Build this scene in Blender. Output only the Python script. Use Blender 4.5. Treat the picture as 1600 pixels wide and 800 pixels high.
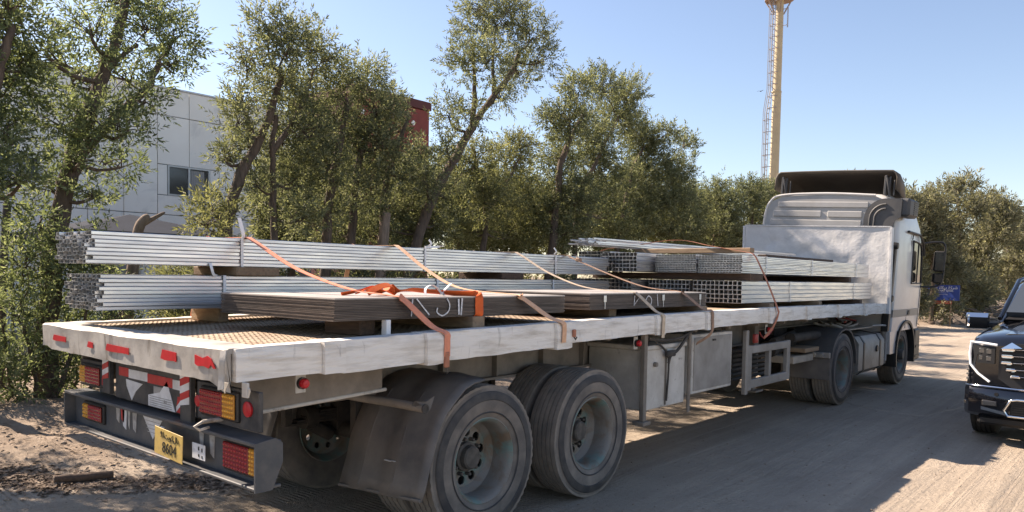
import bpy, bmesh, math, random
import numpy as np
from mathutils import Vector, Matrix

for _o in list(bpy.data.objects):
    bpy.data.objects.remove(_o, do_unlink=True)
SC = bpy.context.scene
COL = SC.collection
R = math.radians

# ------------------------------------------------------------------ camera, sky, sun, exposure
cd = bpy.data.cameras.new('camera')
cam = bpy.data.objects.new('camera', cd)
COL.objects.link(cam)
cd.sensor_fit = 'HORIZONTAL'
cd.sensor_width = 36.0
cd.lens = 36.0 * 1195.8 / 1600.0
cd.shift_y = 88.9 / 1600.0
cd.clip_start = 0.05
cd.clip_end = 3000.0
_r = Vector((0.7620929, 0.64723752, 0.0172628)); _u = Vector((-0.04392991, 0.02508813, 0.99871955)); _f = Vector((-0.64597567, 0.76187544, -0.04755257))
cam.matrix_world = Matrix(((_r.x, _u.x, -_f.x, 3.4633), (_r.y, _u.y, -_f.y, -1.9572), (_r.z, _u.z, -_f.z, 1.8128), (0, 0, 0, 1)))
SC.camera = cam

SUN_EL, SUN_AZ = R(40.5), R(259.5)          # azimuth clockwise from +Y, direction TO the sun
w = bpy.data.worlds.new('World'); SC.world = w; w.use_nodes = True
wn = w.node_tree
bgn = wn.nodes['Background']
sky = wn.nodes.new('ShaderNodeTexSky')
sky.sky_type = 'NISHITA'; sky.sun_disc = False
sky.sun_elevation = SUN_EL; sky.sun_rotation = SUN_AZ
sky.altitude = 0.0; sky.air_density = 1.0; sky.dust_density = 0.45; sky.ozone_density = 4.0
wn.links.new(sky.outputs[0], bgn.inputs[0])
bgn.inputs[1].default_value = 0.098
sd = bpy.data.lights.new('sun', 'SUN'); sd.energy = 5.0; sd.angle = R(0.53); sd.color = (1.0, 0.95, 0.87)
sun = bpy.data.objects.new('sun', sd); COL.objects.link(sun)
_ts = Vector((math.sin(SUN_AZ) * math.cos(SUN_EL), math.cos(SUN_AZ) * math.cos(SUN_EL), math.sin(SUN_EL)))
sun.rotation_euler = _ts.to_track_quat('Z', 'Y').to_euler()
sun.location = (-20, -8, 18)
SC.view_settings.view_transform = 'Standard'
SC.view_settings.look = 'None'
SC.view_settings.exposure = 1.2
SC.view_settings.gamma = 1.0
SC.view_settings.use_white_balance = True
SC.view_settings.white_balance_temperature = 7800
SC.view_settings.white_balance_tint = 18
SC.view_settings.use_curve_mapping = False
SC.render.engine = 'CYCLES'
SC.cycles.use_denoising = True
SC.cycles.max_bounces = 8
SC.cycles.transparent_max_bounces = 8
SC.cycles.caustics_reflective = False
SC.cycles.caustics_refractive = False

# ------------------------------------------------------------------ materials
MATS = {}
def mat(name, col, col2=None, rough=0.6, metal=0.0, scale=6.0, detail=6.0, lo=0.35, hi=0.65, bump=0.0, bscale=None, bdist=0.01,
        spec=0.5, rvar=0.0, stretch=None, col3=None, s3=1.5, lo3=0.5, hi3=0.7, coat=0.0, emit=None, trans=0.0, objrand=0.0, ior=1.45, stretch3=None):
    m = bpy.data.materials.new(name); m.use_nodes = True
    nt = m.node_tree; N = nt.nodes; L = nt.links
    b = N['Principled BSDF']
    b.inputs['Roughness'].default_value = rough
    b.inputs['Metallic'].default_value = metal
    b.inputs['Specular IOR Level'].default_value = spec
    b.inputs['Coat Weight'].default_value = coat
    b.inputs['Coat Roughness'].default_value = 0.04
    b.inputs['Transmission Weight'].default_value = trans
    b.inputs['IOR'].default_value = ior
    c = tuple(col) + (1,)
    b.inputs['Base Color'].default_value = c
    tc = N.new('ShaderNodeTexCoord'); mp = N.new('ShaderNodeMapping')
    L.new(tc.outputs['Object'], mp.inputs['Vector'])
    if stretch: mp.inputs['Scale'].default_value = stretch
    if objrand:
        oi = N.new('ShaderNodeObjectInfo'); mm = N.new('ShaderNodeMath'); mm.operation = 'MULTIPLY'; mm.inputs[1].default_value = 37.0
        L.new(oi.outputs['Random'], mm.inputs[0]); L.new(mm.outputs[0], mp.inputs['Location'])
    mp_main = mp
    def noise(s, d=6.0, dist=0.0, mp=None):
        mp = mp or mp_main
        n = N.new('ShaderNodeTexNoise'); n.inputs['Scale'].default_value = s; n.inputs['Detail'].default_value = d
        n.inputs['Roughness'].default_value = 0.6; n.inputs['Distortion'].default_value = dist
        L.new(mp.outputs[0], n.inputs['Vector']); return n
    def mrange(src, a, b_, c_=0.0, d_=1.0):
        r = N.new('ShaderNodeMapRange'); r.inputs[1].default_value = a; r.inputs[2].default_value = b_
        r.inputs[3].default_value = c_; r.inputs[4].default_value = d_; L.new(src, r.inputs[0]); return r
    out = None
    if col2 is not None:
        n = noise(scale, detail)
        r = mrange(n.outputs['Fac'], lo, hi)
        mx = N.new('ShaderNodeMix'); mx.data_type = 'RGBA'
        mx.inputs['A'].default_value = c; mx.inputs['B'].default_value = tuple(col2) + (1,)
        L.new(r.outputs[0], mx.inputs['Factor']); out = mx.outputs['Result']
        if rvar:
            rr = mrange(n.outputs['Fac'], lo, hi, max(0.02, rough - rvar), min(1, rough + rvar)); L.new(rr.outputs[0], b.inputs['Roughness'])
    if col3 is not None:
        mp3 = None
        if stretch3:
            mp3 = N.new('ShaderNodeMapping'); mp3.inputs['Scale'].default_value = stretch3; L.new(tc.outputs['Object'], mp3.inputs['Vector'])
        n3 = noise(s3, 8.0, 0.6, mp3); r3 = mrange(n3.outputs['Fac'], lo3, hi3)
        m3 = N.new('ShaderNodeMix'); m3.data_type = 'RGBA'
        if out: L.new(out, m3.inputs['A'])
        else: m3.inputs['A'].default_value = c
        m3.inputs['B'].default_value = tuple(col3) + (1,)
        L.new(r3.outputs[0], m3.inputs['Factor']); out = m3.outputs['Result']
    if objrand and out is None:
        pass
    if objrand:
        hv = N.new('ShaderNodeHueSaturation'); oi2 = N.new('ShaderNodeObjectInfo')
        rv = mrange(oi2.outputs['Random'], 0, 1, 1 - objrand, 1 + objrand)
        L.new(rv.outputs[0], hv.inputs['Value'])
        if out: L.new(out, hv.inputs['Color'])
        else: hv.inputs['Color'].default_value = c
        out = hv.outputs['Color']
    if out: L.new(out, b.inputs['Base Color'])
    if bump:
        nb = noise(bscale or scale * 3, 6.0)
        bp = N.new('ShaderNodeBump'); bp.inputs['Strength'].default_value = bump; bp.inputs['Distance'].default_value = bdist
        L.new(nb.outputs['Fac'], bp.inputs['Height']); L.new(bp.outputs[0], b.inputs['Normal'])
    if emit:
        b.inputs['Emission Color'].default_value = tuple(emit[:3]) + (1,); b.inputs['Emission Strength'].default_value = emit[3]
    MATS[name] = m
    return m

mat('rail_white', (0.80, 0.77, 0.715), (0.52, 0.47, 0.405), rough=0.6, scale=4, lo=0.46, hi=0.74, bump=0.6, bscale=12, bdist=0.014, col3=(0.10, 0.08, 0.065), s3=2.6, lo3=0.62, hi3=0.80, stretch=(1, 0.7, 6.0), stretch3=(1, 5.0, 1.2))
mat('apron_dirty', (0.43, 0.41, 0.375), (0.29, 0.265, 0.235), rough=0.6, scale=5, lo=0.40, hi=0.70, bump=0.25, bscale=13, bdist=0.012, col3=(0.12, 0.095, 0.075), s3=2.2, lo3=0.58, hi3=0.72, stretch3=(4.0, 1, 1.3))
mat('head_white', (0.70, 0.70, 0.69), (0.58, 0.585, 0.58), rough=0.5, scale=4, bump=0.5, bscale=5.0, bdist=0.03, col3=(0.30, 0.26, 0.22), s3=11, lo3=0.68, hi3=0.78)
mat('deck_steel', (0.46, 0.355, 0.25), (0.33, 0.245, 0.17), rough=0.8, scale=3, bump=0.25, bscale=60, bdist=0.006, col3=(0.25, 0.135, 0.08), s3=2.2, lo3=0.52, hi3=0.72)
mat('chassis', (0.175, 0.15, 0.126), (0.27, 0.232, 0.195), rough=0.8, scale=5, bump=0.2, bscale=25, bdist=0.005)
mat('chassis_dark', (0.035, 0.032, 0.03), (0.08, 0.07, 0.06), rough=0.8, scale=6, bump=0.2)
mat('bumper_paint', (0.065, 0.072, 0.08), (0.13, 0.125, 0.12), rough=0.55, scale=6, lo=0.45, hi=0.75, bump=0.2, bscale=18, col3=(0.20, 0.12, 0.08), s3=4, lo3=0.6, hi3=0.75)
mat('board_black', (0.028, 0.030, 0.034), (0.09, 0.085, 0.08), rough=0.55, scale=8, bump=0.15)
mat('rubber', (0.115, 0.105, 0.096), (0.225, 0.195, 0.168), rough=0.85, scale=5, lo=0.38, hi=0.7, bump=0.15, bscale=40, objrand=0.08)
mat('rubber_band', (0.040, 0.040, 0.043), (0.10, 0.092, 0.083), rough=0.7, scale=6, lo=0.4, hi=0.75, bump=0.15, bscale=40)
mat('rubber_tread', (0.165, 0.147, 0.13), (0.26, 0.225, 0.19), rough=0.9, scale=7, bump=0.25, bscale=60, bdist=0.006)
mat('mudguard', (0.085, 0.083, 0.084), (0.185, 0.165, 0.148), rough=0.55, scale=3, lo=0.35, hi=0.7, bump=0.2, bscale=9, bdist=0.012)
mat('rim_dusty', (0.23, 0.215, 0.195), (0.14, 0.235, 0.22), rough=0.6, metal=0.15, scale=4.5, lo=0.45, hi=0.6, bump=0.25, bscale=30, col3=(0.20, 0.15, 0.11), s3=6, lo3=0.48, hi3=0.64)
mat('hub_dark', (0.13, 0.115, 0.10), (0.06, 0.055, 0.05), rough=0.7, scale=12)
mat('box_steel', (0.60, 0.575, 0.53), (0.42, 0.395, 0.355), rough=0.6, scale=4, bump=0.2, bscale=8, col3=(0.16, 0.12, 0.09), s3=9, lo3=0.62, hi3=0.75)
mat('red_refl', (0.55, 0.02, 0.03), (0.42, 0.015, 0.02), rough=0.35, scale=20)
mat('white_refl', (0.72, 0.74, 0.76), (0.55, 0.56, 0.57), rough=0.35, scale=12)
mat('led_red', (0.42, 0.008, 0.012), (0.26, 0.005, 0.008), rough=0.18, scale=30, coat=0.5)
mat('led_amber', (0.80, 0.40, 0.03), (0.60, 0.26, 0.015), rough=0.18, scale=30, coat=0.5)
mat('lens_red', (0.20, 0.004, 0.007), rough=0.25, coat=0.6)
mat('lens_amber', (0.42, 0.17, 0.01), rough=0.25, coat=0.6)
mat('plate_yellow', (0.62, 0.43, 0.12), (0.50, 0.35, 0.13), rough=0.5, scale=18, bump=0.1)
mat('ink_black', (0.015, 0.014, 0.013), rough=0.6)
mat('galv', (0.76, 0.765, 0.77), (0.62, 0.63, 0.635), rough=0.36, metal=0.9, scale=5, stretch=(6, 0.5, 6), rvar=0.08, objrand=0.10)
mat('galv_inside', (0.10, 0.11, 0.12), rough=0.6, metal=0.6)
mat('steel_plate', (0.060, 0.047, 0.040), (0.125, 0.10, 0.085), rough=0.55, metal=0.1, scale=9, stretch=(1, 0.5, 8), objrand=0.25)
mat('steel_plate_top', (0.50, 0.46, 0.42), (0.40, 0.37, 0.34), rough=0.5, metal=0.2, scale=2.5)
mat('chalk', (0.72, 0.73, 0.74), (0.45, 0.45, 0.46), rough=0.9, scale=60, lo=0.45, hi=0.6)
mat('timber', (0.33, 0.235, 0.15), (0.23, 0.155, 0.10), rough=0.85, scale=9, stretch=(1.0, 5, 5), bump=0.3, bscale=22, bdist=0.004, objrand=0.2)
mat('timber_dark', (0.13, 0.085, 0.06), (0.075, 0.05, 0.038), rough=0.85, scale=9, stretch=(1, 5, 5), bump=0.3, bscale=22, objrand=0.2)
mat('strap_salmon', (0.80, 0.30, 0.18), (0.66, 0.24, 0.15), rough=0.8, scale=40, bump=0.2, bscale=300, bdist=0.001)
mat('strap_peach', (0.78, 0.47, 0.30), (0.64, 0.36, 0.22), rough=0.8, scale=25, bump=0.2, bscale=300, bdist=0.001)
mat('strap_cream', (0.62, 0.50, 0.37), (0.45, 0.34, 0.25), rough=0.8, scale=18, bump=0.2, bscale=300, bdist=0.001)
mat('strap_brown', (0.38, 0.235, 0.16), (0.24, 0.15, 0.105), rough=0.8, scale=18, bump=0.2, bscale=300, bdist=0.001)
mat('strap_rust', (0.50, 0.20, 0.12), (0.34, 0.14, 0.09), rough=0.8, scale=18, bump=0.2, bscale=300, bdist=0.001)
mat('sling_orange', (0.82, 0.15, 0.03), (0.70, 0.12, 0.03), rough=0.75, scale=20, bump=0.2, bscale=200, bdist=0.001)
mat('band_white', (0.78, 0.79, 0.80), rough=0.45)
mat('cab_white', (0.62, 0.615, 0.60), (0.52, 0.51, 0.49), rough=0.32, scale=2.5, lo=0.4, hi=0.75, coat=0.25)
mat('cab_grey', (0.40, 0.405, 0.40), (0.34, 0.34, 0.33), rough=0.5, scale=3)
mat('cab_dark', (0.06, 0.063, 0.067), (0.095, 0.094, 0.092), rough=0.6, scale=4)
mat('cab_black', (0.018, 0.018, 0.019), (0.04, 0.037, 0.034), rough=0.5, scale=6)
mat('cab_band', (0.30, 0.265, 0.23), rough=0.5)
mat('deflector', (0.115, 0.098, 0.082), (0.085, 0.072, 0.06), rough=0.7, scale=3)
mat('glass_dark', (0.012, 0.014, 0.016), rough=0.04, spec=0.7)
mat('tank_grey', (0.34, 0.325, 0.305), (0.24, 0.225, 0.205), rough=0.55, metal=0.3, scale=4)
mat('pale_plate', (0.52, 0.46, 0.38), (0.38, 0.33, 0.27), rough=0.6, metal=0.2, scale=6)
mat('hose_red', (0.35, 0.05, 0.04), rough=0.5)
mat('car_paint', (0.004, 0.0045, 0.007), rough=0.12, metal=0.0, coat=1.0, spec=0.5)
mat('car_plastic', (0.015, 0.015, 0.016), rough=0.5)
mat('chrome', (0.80, 0.81, 0.82), rough=0.09, metal=1.0)
mat('lamp_white', (0.70, 0.72, 0.73), rough=0.25, coat=0.4, emit=(0.9, 0.95, 1.0, 0.12))
mat('lamp_clear', (0.16, 0.165, 0.17), rough=0.10, metal=0.7)
mat('windscreen', (0.05, 0.062, 0.075), rough=0.03, spec=0.9)
mat('car_rubber', (0.03, 0.029, 0.028), (0.07, 0.062, 0.055), rough=0.85, scale=8)
mat('alloy', (0.35, 0.35, 0.36), rough=0.3, metal=0.9)
mat('bark', (0.14, 0.105, 0.08), (0.065, 0.048, 0.038), rough=0.95, scale=7, stretch=(2.2, 2.2, 0.45), bump=0.8, bscale=11, bdist=0.03)
mat('dead_wood', (0.26, 0.20, 0.155), (0.14, 0.105, 0.08), rough=0.95, scale=8, stretch=(2, 2, 0.5), bump=0.7, bscale=14, bdist=0.02)
mat('panel_white', (0.92, 0.885, 0.81), (0.86, 0.82, 0.745), rough=0.55, scale=0.7, detail=3, objrand=0.025, col3=(0.54, 0.52, 0.49), s3=0.9, lo3=0.58, hi3=0.8)
mat('panel_joint', (0.16, 0.16, 0.16), rough=0.8)
mat('alu_frame', (0.50, 0.50, 0.49), rough=0.4, metal=0.5)
mat('window_glass', (0.055, 0.058, 0.062), rough=0.08, spec=0.7)
mat('curtain', (0.42, 0.41, 0.39), (0.30, 0.29, 0.28), rough=0.9, scale=6, stretch=(1, 5, 0.2))
mat('tent_cloth', (0.034, 0.042, 0.058), (0.028, 0.035, 0.048), spec=0.08, rough=0.9, scale=3)
mat('container_red', (0.24, 0.05, 0.04), (0.19, 0.04, 0.032), rough=0.7, scale=2)
mat('container_trim', (0.10, 0.03, 0.028), rough=0.7)
mat('mast_tan', (0.50, 0.41, 0.26), (0.44, 0.36, 0.235), rough=0.6, scale=1.5)
mat('mast_steel', (0.36, 0.36, 0.38), rough=0.5, metal=0.5)
mat('mast_rust', (0.27, 0.20, 0.155), rough=0.7)
mat('sign_blue', (0.025, 0.055, 0.24), (0.03, 0.07, 0.28), rough=0.45, scale=2)
mat('sign_white', (0.78, 0.80, 0.82), rough=0.5)
mat('sign_red', (0.30, 0.075, 0.05), rough=0.6)
mat('post_dark', (0.05, 0.047, 0.045), rough=0.7)
mat('stone', (0.34, 0.27, 0.205), (0.25, 0.195, 0.15), rough=0.9, scale=9)
mat('sand_pale', (0.42, 0.35, 0.28), (0.36, 0.30, 0.24), rough=0.95, scale=20)
mat('litter', (0.14, 0.095, 0.065), (0.26, 0.20, 0.15), rough=0.9, scale=15)
mat('brush_grey', (0.20, 0.165, 0.135), (0.11, 0.09, 0.075), rough=0.95, scale=3, bump=0.5)
mat('fade_white', (0.46, 0.45, 0.43), (0.25, 0.24, 0.23), rough=0.6, scale=20)

def ground_material():
    m = bpy.data.materials.new('sandy_ground'); m.use_nodes = True
    nt = m.node_tree; N = nt.nodes; L = nt.links; b = N['Principled BSDF']
    b.inputs['Roughness'].default_value = 0.95; b.inputs['Specular IOR Level'].default_value = 0.15
    tc = N.new('ShaderNodeTexCoord')
    def mp(s):
        q = N.new('ShaderNodeMapping'); q.inputs['Scale'].default_value = s; L.new(tc.outputs['Object'], q.inputs['Vector']); return q
    def noise(v, s, d=7, rr=0.6, dist=0.0):
        n = N.new('ShaderNodeTexNoise'); n.inputs['Scale'].default_value = s; n.inputs['Detail'].default_value = d
        n.inputs['Roughness'].default_value = rr; n.inputs['Distortion'].default_value = dist; L.new(v.outputs[0], n.inputs['Vector']); return n
    def rng(src, a, c, lo=0.0, hi=1.0):
        r = N.new('ShaderNodeMapRange'); r.inputs[1].default_value = a; r.inputs[2].default_value = c; r.inputs[3].default_value = lo; r.inputs[4].default_value = hi
        L.new(src, r.inputs[0]); return r.outputs[0]
    def mix(f, A, B):
        x = N.new('ShaderNodeMix'); x.data_type = 'RGBA'
        if isinstance(A, tuple): x.inputs['A'].default_value = A + (1,)
        else: L.new(A, x.inputs['A'])
        if isinstance(B, tuple): x.inputs['B'].default_value = B + (1,)
        else: L.new(B, x.inputs['B'])
        L.new(f, x.inputs['Factor']); return x.outputs['Result']
    base = mp((1, 1, 1)); lane = mp((3.2, 0.10, 1)); lane2 = mp((11, 0.16, 1))
    c = mix(rng(noise(base, 0.55).outputs['Fac'], 0.38, 0.66), (0.44, 0.37, 0.295), (0.345, 0.29, 0.232))
    c = mix(rng(noise(lane, 1.0, 5, 0.55, 0.4).outputs['Fac'], 0.46, 0.68, 0, 0.4), c, (0.31, 0.255, 0.20))
    c = mix(rng(noise(lane2, 1.0, 4, 0.5, 0.8).outputs['Fac'], 0.5, 0.66, 0, 0.28), c, (0.56, 0.47, 0.37))
    c = mix(rng(noise(base, 9, 8, 0.7).outputs['Fac'], 0.55, 0.75, 0, 0.7), c, (0.27, 0.215, 0.165))
    c = mix(rng(noise(base, 45, 4, 0.7).outputs['Fac'], 0.56, 0.74, 0, 0.6), c, (0.58, 0.50, 0.41))
    # the rough verge on the left is browner
    sx = N.new('ShaderNodeSeparateXYZ'); L.new(tc.outputs['Object'], sx.inputs[0])
    e = N.new('ShaderNodeMath'); e.operation = 'ADD'; L.new(sx.outputs['X'], e.inputs[0])
    wv = rng(noise(base, 1.3).outputs['Fac'], 0.3, 0.7, -0.8, 0.8); L.new(wv, e.inputs[1])
    verge = rng(e.outputs[0], -3.4, -4.6)
    c = mix(verge, c, mix(rng(noise(base, 5, 8, 0.7).outputs['Fac'], 0.4, 0.65), (0.27, 0.21, 0.16), (0.37, 0.295, 0.23)))
    L.new(c, b.inputs['Base Color'])
    h1 = noise(base, 22, 8, 0.7); h2 = noise(lane2, 1.5, 6, 0.6, 0.5); h3 = noise(base, 130, 3, 0.6)
    s1 = N.new('ShaderNodeMath'); s1.operation = 'MULTIPLY_ADD'; s1.inputs[1].default_value = 0.7
    L.new(h2.outputs['Fac'], s1.inputs[0]); L.new(h1.outputs['Fac'], s1.inputs[2])
    s2 = N.new('ShaderNodeMath'); s2.operation = 'MULTIPLY_ADD'; s2.inputs[1].default_value = 0.3
    L.new(h3.outputs['Fac'], s2.inputs[0]); L.new(s1.outputs[0], s2.inputs[2])
    # tyre tread prints inside the wheel lanes
    wvt = N.new('ShaderNodeTexWave'); wvt.wave_type = 'BANDS'; wvt.bands_direction = 'Y'; wvt.inputs['Scale'].default_value = 7.0; wvt.inputs['Distortion'].default_value = 1.2; wvt.inputs['Detail'].default_value = 3.0
    L.new(tc.outputs['Object'], wvt.inputs['Vector'])
    mk = rng(noise(mp((2.1, 0.06, 1)), 1.0, 3, 0.5, 0.3).outputs['Fac'], 0.50, 0.56)
    tm_ = N.new('ShaderNodeMath'); tm_.operation = 'MULTIPLY'; L.new(wvt.outputs['Fac'], tm_.inputs[0]); L.new(mk, tm_.inputs[1])
    s3 = N.new('ShaderNodeMath'); s3.operation = 'MULTIPLY_ADD'; s3.inputs[1].default_value = 0.35; L.new(tm_.outputs[0], s3.inputs[0]); L.new(s2.outputs[0], s3.inputs[2]); s2 = s3
    bp = N.new('ShaderNodeBump'); bp.inputs['Strength'].default_value = 0.9; bp.inputs['Distance'].default_value = 0.035
    L.new(s2.outputs[0], bp.inputs['Height']); L.new(bp.outputs[0], b.inputs['Normal'])
    MATS['ground'] = m
ground_material()

def leaf_material(name, ca, cb, cc):
    m = bpy.data.materials.new(name); m.use_nodes = True
    nt = m.node_tree; N = nt.nodes; L = nt.links; b = N['Principled BSDF']
    at = N.new('ShaderNodeAttribute'); at.attribute_name = 'tint'
    rp = N.new('ShaderNodeValToRGB')
    rp.color_ramp.elements[0].color = ca + (1,); rp.color_ramp.elements[1].color = cc + (1,)
    e = rp.color_ramp.elements.new(0.6); e.color = cb + (1,)
    L.new(at.outputs['Fac'], rp.inputs[0]); L.new(rp.outputs[0], b.inputs['Base Color'])
    b.inputs['Roughness'].default_value = 0.62; b.inputs['Specular IOR Level'].default_value = 0.22
    tr = N.new('ShaderNodeBsdfTranslucent')
    br = N.new('ShaderNodeMix'); br.data_type = 'RGBA'; br.blend_type = 'MULTIPLY'; br.inputs['Factor'].default_value = 1.0
    br.inputs['B'].default_value = (1.3, 1.32, 0.85, 1); L.new(rp.outputs[0], br.inputs['A']); L.new(br.outputs['Result'], tr.inputs['Color'])
    mx = N.new('ShaderNodeMixShader'); mx.inputs[0].default_value = 0.5
    L.new(b.outputs[0], mx.inputs[1]); L.new(tr.outputs[0], mx.inputs[2]); L.new(mx.outputs[0], N['Material Output'].inputs['Surface'])
    MATS[name] = m
leaf_material('leaf_olive', (0.070, 0.080, 0.050), (0.182, 0.198, 0.122), (0.360, 0.365, 0.255))
leaf_material('leaf_green', (0.062, 0.082, 0.046), (0.165, 0.202, 0.112), (0.340, 0.370, 0.235))
leaf_material('leaf_yellow', (0.082, 0.090, 0.048), (0.210, 0.215, 0.118), (0.380, 0.370, 0.220))
leaf_material('leaf_far', (0.088, 0.088, 0.064), (0.205, 0.200, 0.142), (0.360, 0.340, 0.255))

# ------------------------------------------------------------------ mesh helpers
class MB:
    def __init__(s): s.v = []; s.f = []
    def add(s, vs, fs, M=None):
        o = len(s.v)
        if M is not None: vs = [tuple(M @ Vector(p)) for p in vs]
        s.v += [tuple(p) for p in vs]; s.f += [tuple(i + o for i in f) for f in fs]; return s
    def box(s, x0, x1, y0, y1, z0, z1, c=0.0, M=None):
        if x0 > x1: x0, x1 = x1, x0
        if y0 > y1: y0, y1 = y1, y0
        if z0 > z1: z0, z1 = z1, z0
        if c <= 0:
            return s.add([(x0, y0, z0), (x1, y0, z0), (x1, y1, z0), (x0, y1, z0), (x0, y0, z1), (x1, y0, z1), (x1, y1, z1), (x0, y1, z1)],
                         [(0, 3, 2, 1), (4, 5, 6, 7), (0, 1, 5, 4), (1, 2, 6, 5), (2, 3, 7, 6), (3, 0, 4, 7)], M)
        c = min(c, (x1 - x0) * .45, (y1 - y0) * .45, (z1 - z0) * .45)
        V = []; F = []
        idx = {}
        for i in (0, 1):
            for j in (0, 1):
                for k in (0, 1):
                    X, Y, Z = (x0, x1)[i], (y0, y1)[j], (z0, z1)[k]
                    a, b_, d = (c, -c)[i], (c, -c)[j], (c, -c)[k]
                    idx[i, j, k, 0] = len(V); V.append((X, Y + b_, Z + d))
                    idx[i, j, k, 1] = len(V); V.append((X + a, Y, Z + d))
                    idx[i, j, k, 2] = len(V); V.append((X + a, Y + b_, Z))
        I = lambda i, j, k, n: idx[i, j, k, n]
        F += [(I(0,0,0,0), I(0,0,1,0), I(0,1,1,0), I(0,1,0,0)), (I(1,0,0,0), I(1,1,0,0), I(1,1,1,0), I(1,0,1,0)),
              (I(0,0,0,1), I(1,0,0,1), I(1,0,1,1), I(0,0,1,1)), (I(0,1,0,1), I(0,1,1,1), I(1,1,1,1), I(1,1,0,1)),
              (I(0,0,0,2), I(0,1,0,2), I(1,1,0,2), I(1,0,0,2)), (I(0,0,1,2), I(1,0,1,2), I(1,1,1,2), I(0,1,1,2))]
        for i in (0, 1):
            for j in (0, 1): F.append((I(i,j,0,0), I(i,j,1,0), I(i,j,1,1), I(i,j,0,1)))
        for i in (0, 1):
            for k in (0, 1): F.append((I(i,0,k,0), I(i,1,k,0), I(i,1,k,2), I(i,0,k,2)))
        for j in (0, 1):
            for k in (0, 1): F.append((I(0,j,k,1), I(1,j,k,1), I(1,j,k,2), I(0,j,k,2)))
        for i in (0, 1):
            for j in (0, 1):
                for k in (0, 1): F.append((I(i,j,k,0), I(i,j,k,1), I(i,j,k,2)))
        return s.add(V, F, M)
    def tube(s, pts, r, n=8, caps=True, M=None):
        pts = [Vector(p) for p in pts]; rs = r if isinstance(r, (list, tuple)) else [r] * len(pts)
        V = []; F = []; up = None
        for i, p in enumerate(pts):
            a = pts[max(i - 1, 0)]; b_ = pts[min(i + 1, len(pts) - 1)]
            t = (b_ - a)
            if t.length < 1e-9: t = Vector((0, 0, 1))
            t.normalize()
            if up is None:
                up = Vector((0, 0, 1)) if abs(t.z) < 0.9 else Vector((1, 0, 0))
            e1 = t.cross(up)
            if e1.length < 1e-6: e1 = t.cross(Vector((0, 1, 0)))
            e1.normalize(); e2 = e1.cross(t).normalized(); up = e2
            for k in range(n):
                an = 2 * math.pi * k / n
                V.append(tuple(p + (e1 * math.cos(an) + e2 * math.sin(an)) * rs[i]))
        for i in range(len(pts) - 1):
            for k in range(n):
                F.append((i * n + k, i * n + (k + 1) % n, (i + 1) * n + (k + 1) % n, (i + 1) * n + k))
        if caps:
            F.append(tuple(range(n))[::-1]); F.append(tuple((len(pts) - 1) * n + k for k in range(n)))
        return s.add(V, F, M)
    def lathe(s, prof, n=32, M=None, close=False):
        """profile [(radius, x)] turned about the X axis"""
        V = []; F = []
        for rr, x in prof:
            for k in range(n):
                an = 2 * math.pi * k / n
                V.append((x, rr * math.cos(an), rr * math.sin(an)))
        m = len(prof)
        for i in range(m if close else m - 1):
            j = (i + 1) % m
            for k in range(n):
                F.append((i * n + k, i * n + (k + 1) % n, j * n + (k + 1) % n, j * n + k))
        return s.add(V, F, M)
    def poly(s, pts, d, M=None):
        """closed polygon (3D points) extruded by vector d"""
        n = len(pts); d = Vector(d)
        V = [tuple(p) for p in pts] + [tuple(Vector(p) + d) for p in pts]
        F = [tuple(range(n))[::-1], tuple(range(n, 2 * n))] + [(i, (i + 1) % n, n + (i + 1) % n, n + i) for i in range(n)]
        return s.add(V, F, M)
    def ribbon(s, pts, wdir, wid, th=0.003):
        pts = [Vector(p) for p in pts]; V = []; F = []
        for i, p in enumerate(pts):
            t = (pts[min(i + 1, len(pts) - 1)] - pts[max(i - 1, 0)]).normalized()
            wv = Vector(wdir[i] if isinstance(wdir, list) else wdir); wv = (wv - t * wv.dot(t)).normalized()
            nn = t.cross(wv).normalized() * th * 0.5; wv = wv * wid * 0.5
            V += [tuple(p - wv - nn), tuple(p + wv - nn), tuple(p + wv + nn), tuple(p - wv + nn)]
        for i in range(len(pts) - 1):
            for k in range(4):
                F.append((i * 4 + k, i * 4 + (k + 1) % 4, (i + 1) * 4 + (k + 1) % 4, (i + 1) * 4 + k))
        F += [(3, 2, 1, 0), tuple(len(pts) * 4 - 4 + k for k in range(4))]
        return s.add(V, F)
    def mesh(s, name, m, smooth=0):
        me = bpy.data.meshes.new(name); me.from_pydata(s.v, [], s.f); me.update()
        bm = bmesh.new(); bm.from_mesh(me); bmesh.ops.recalc_face_normals(bm, faces=bm.faces)
        if smooth:
            for f in bm.faces: f.smooth = True
            for e in bm.edges:
                if len(e.link_faces) == 2 and e.calc_face_angle(0) > R(smooth): e.smooth = False
        bm.to_mesh(me); bm.free()
        me.materials.append(MATS[m]); return me
    def build(s, name, m, parent=None, smooth=0):
        return link(name, s.mesh(name, m, smooth), parent)

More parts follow.
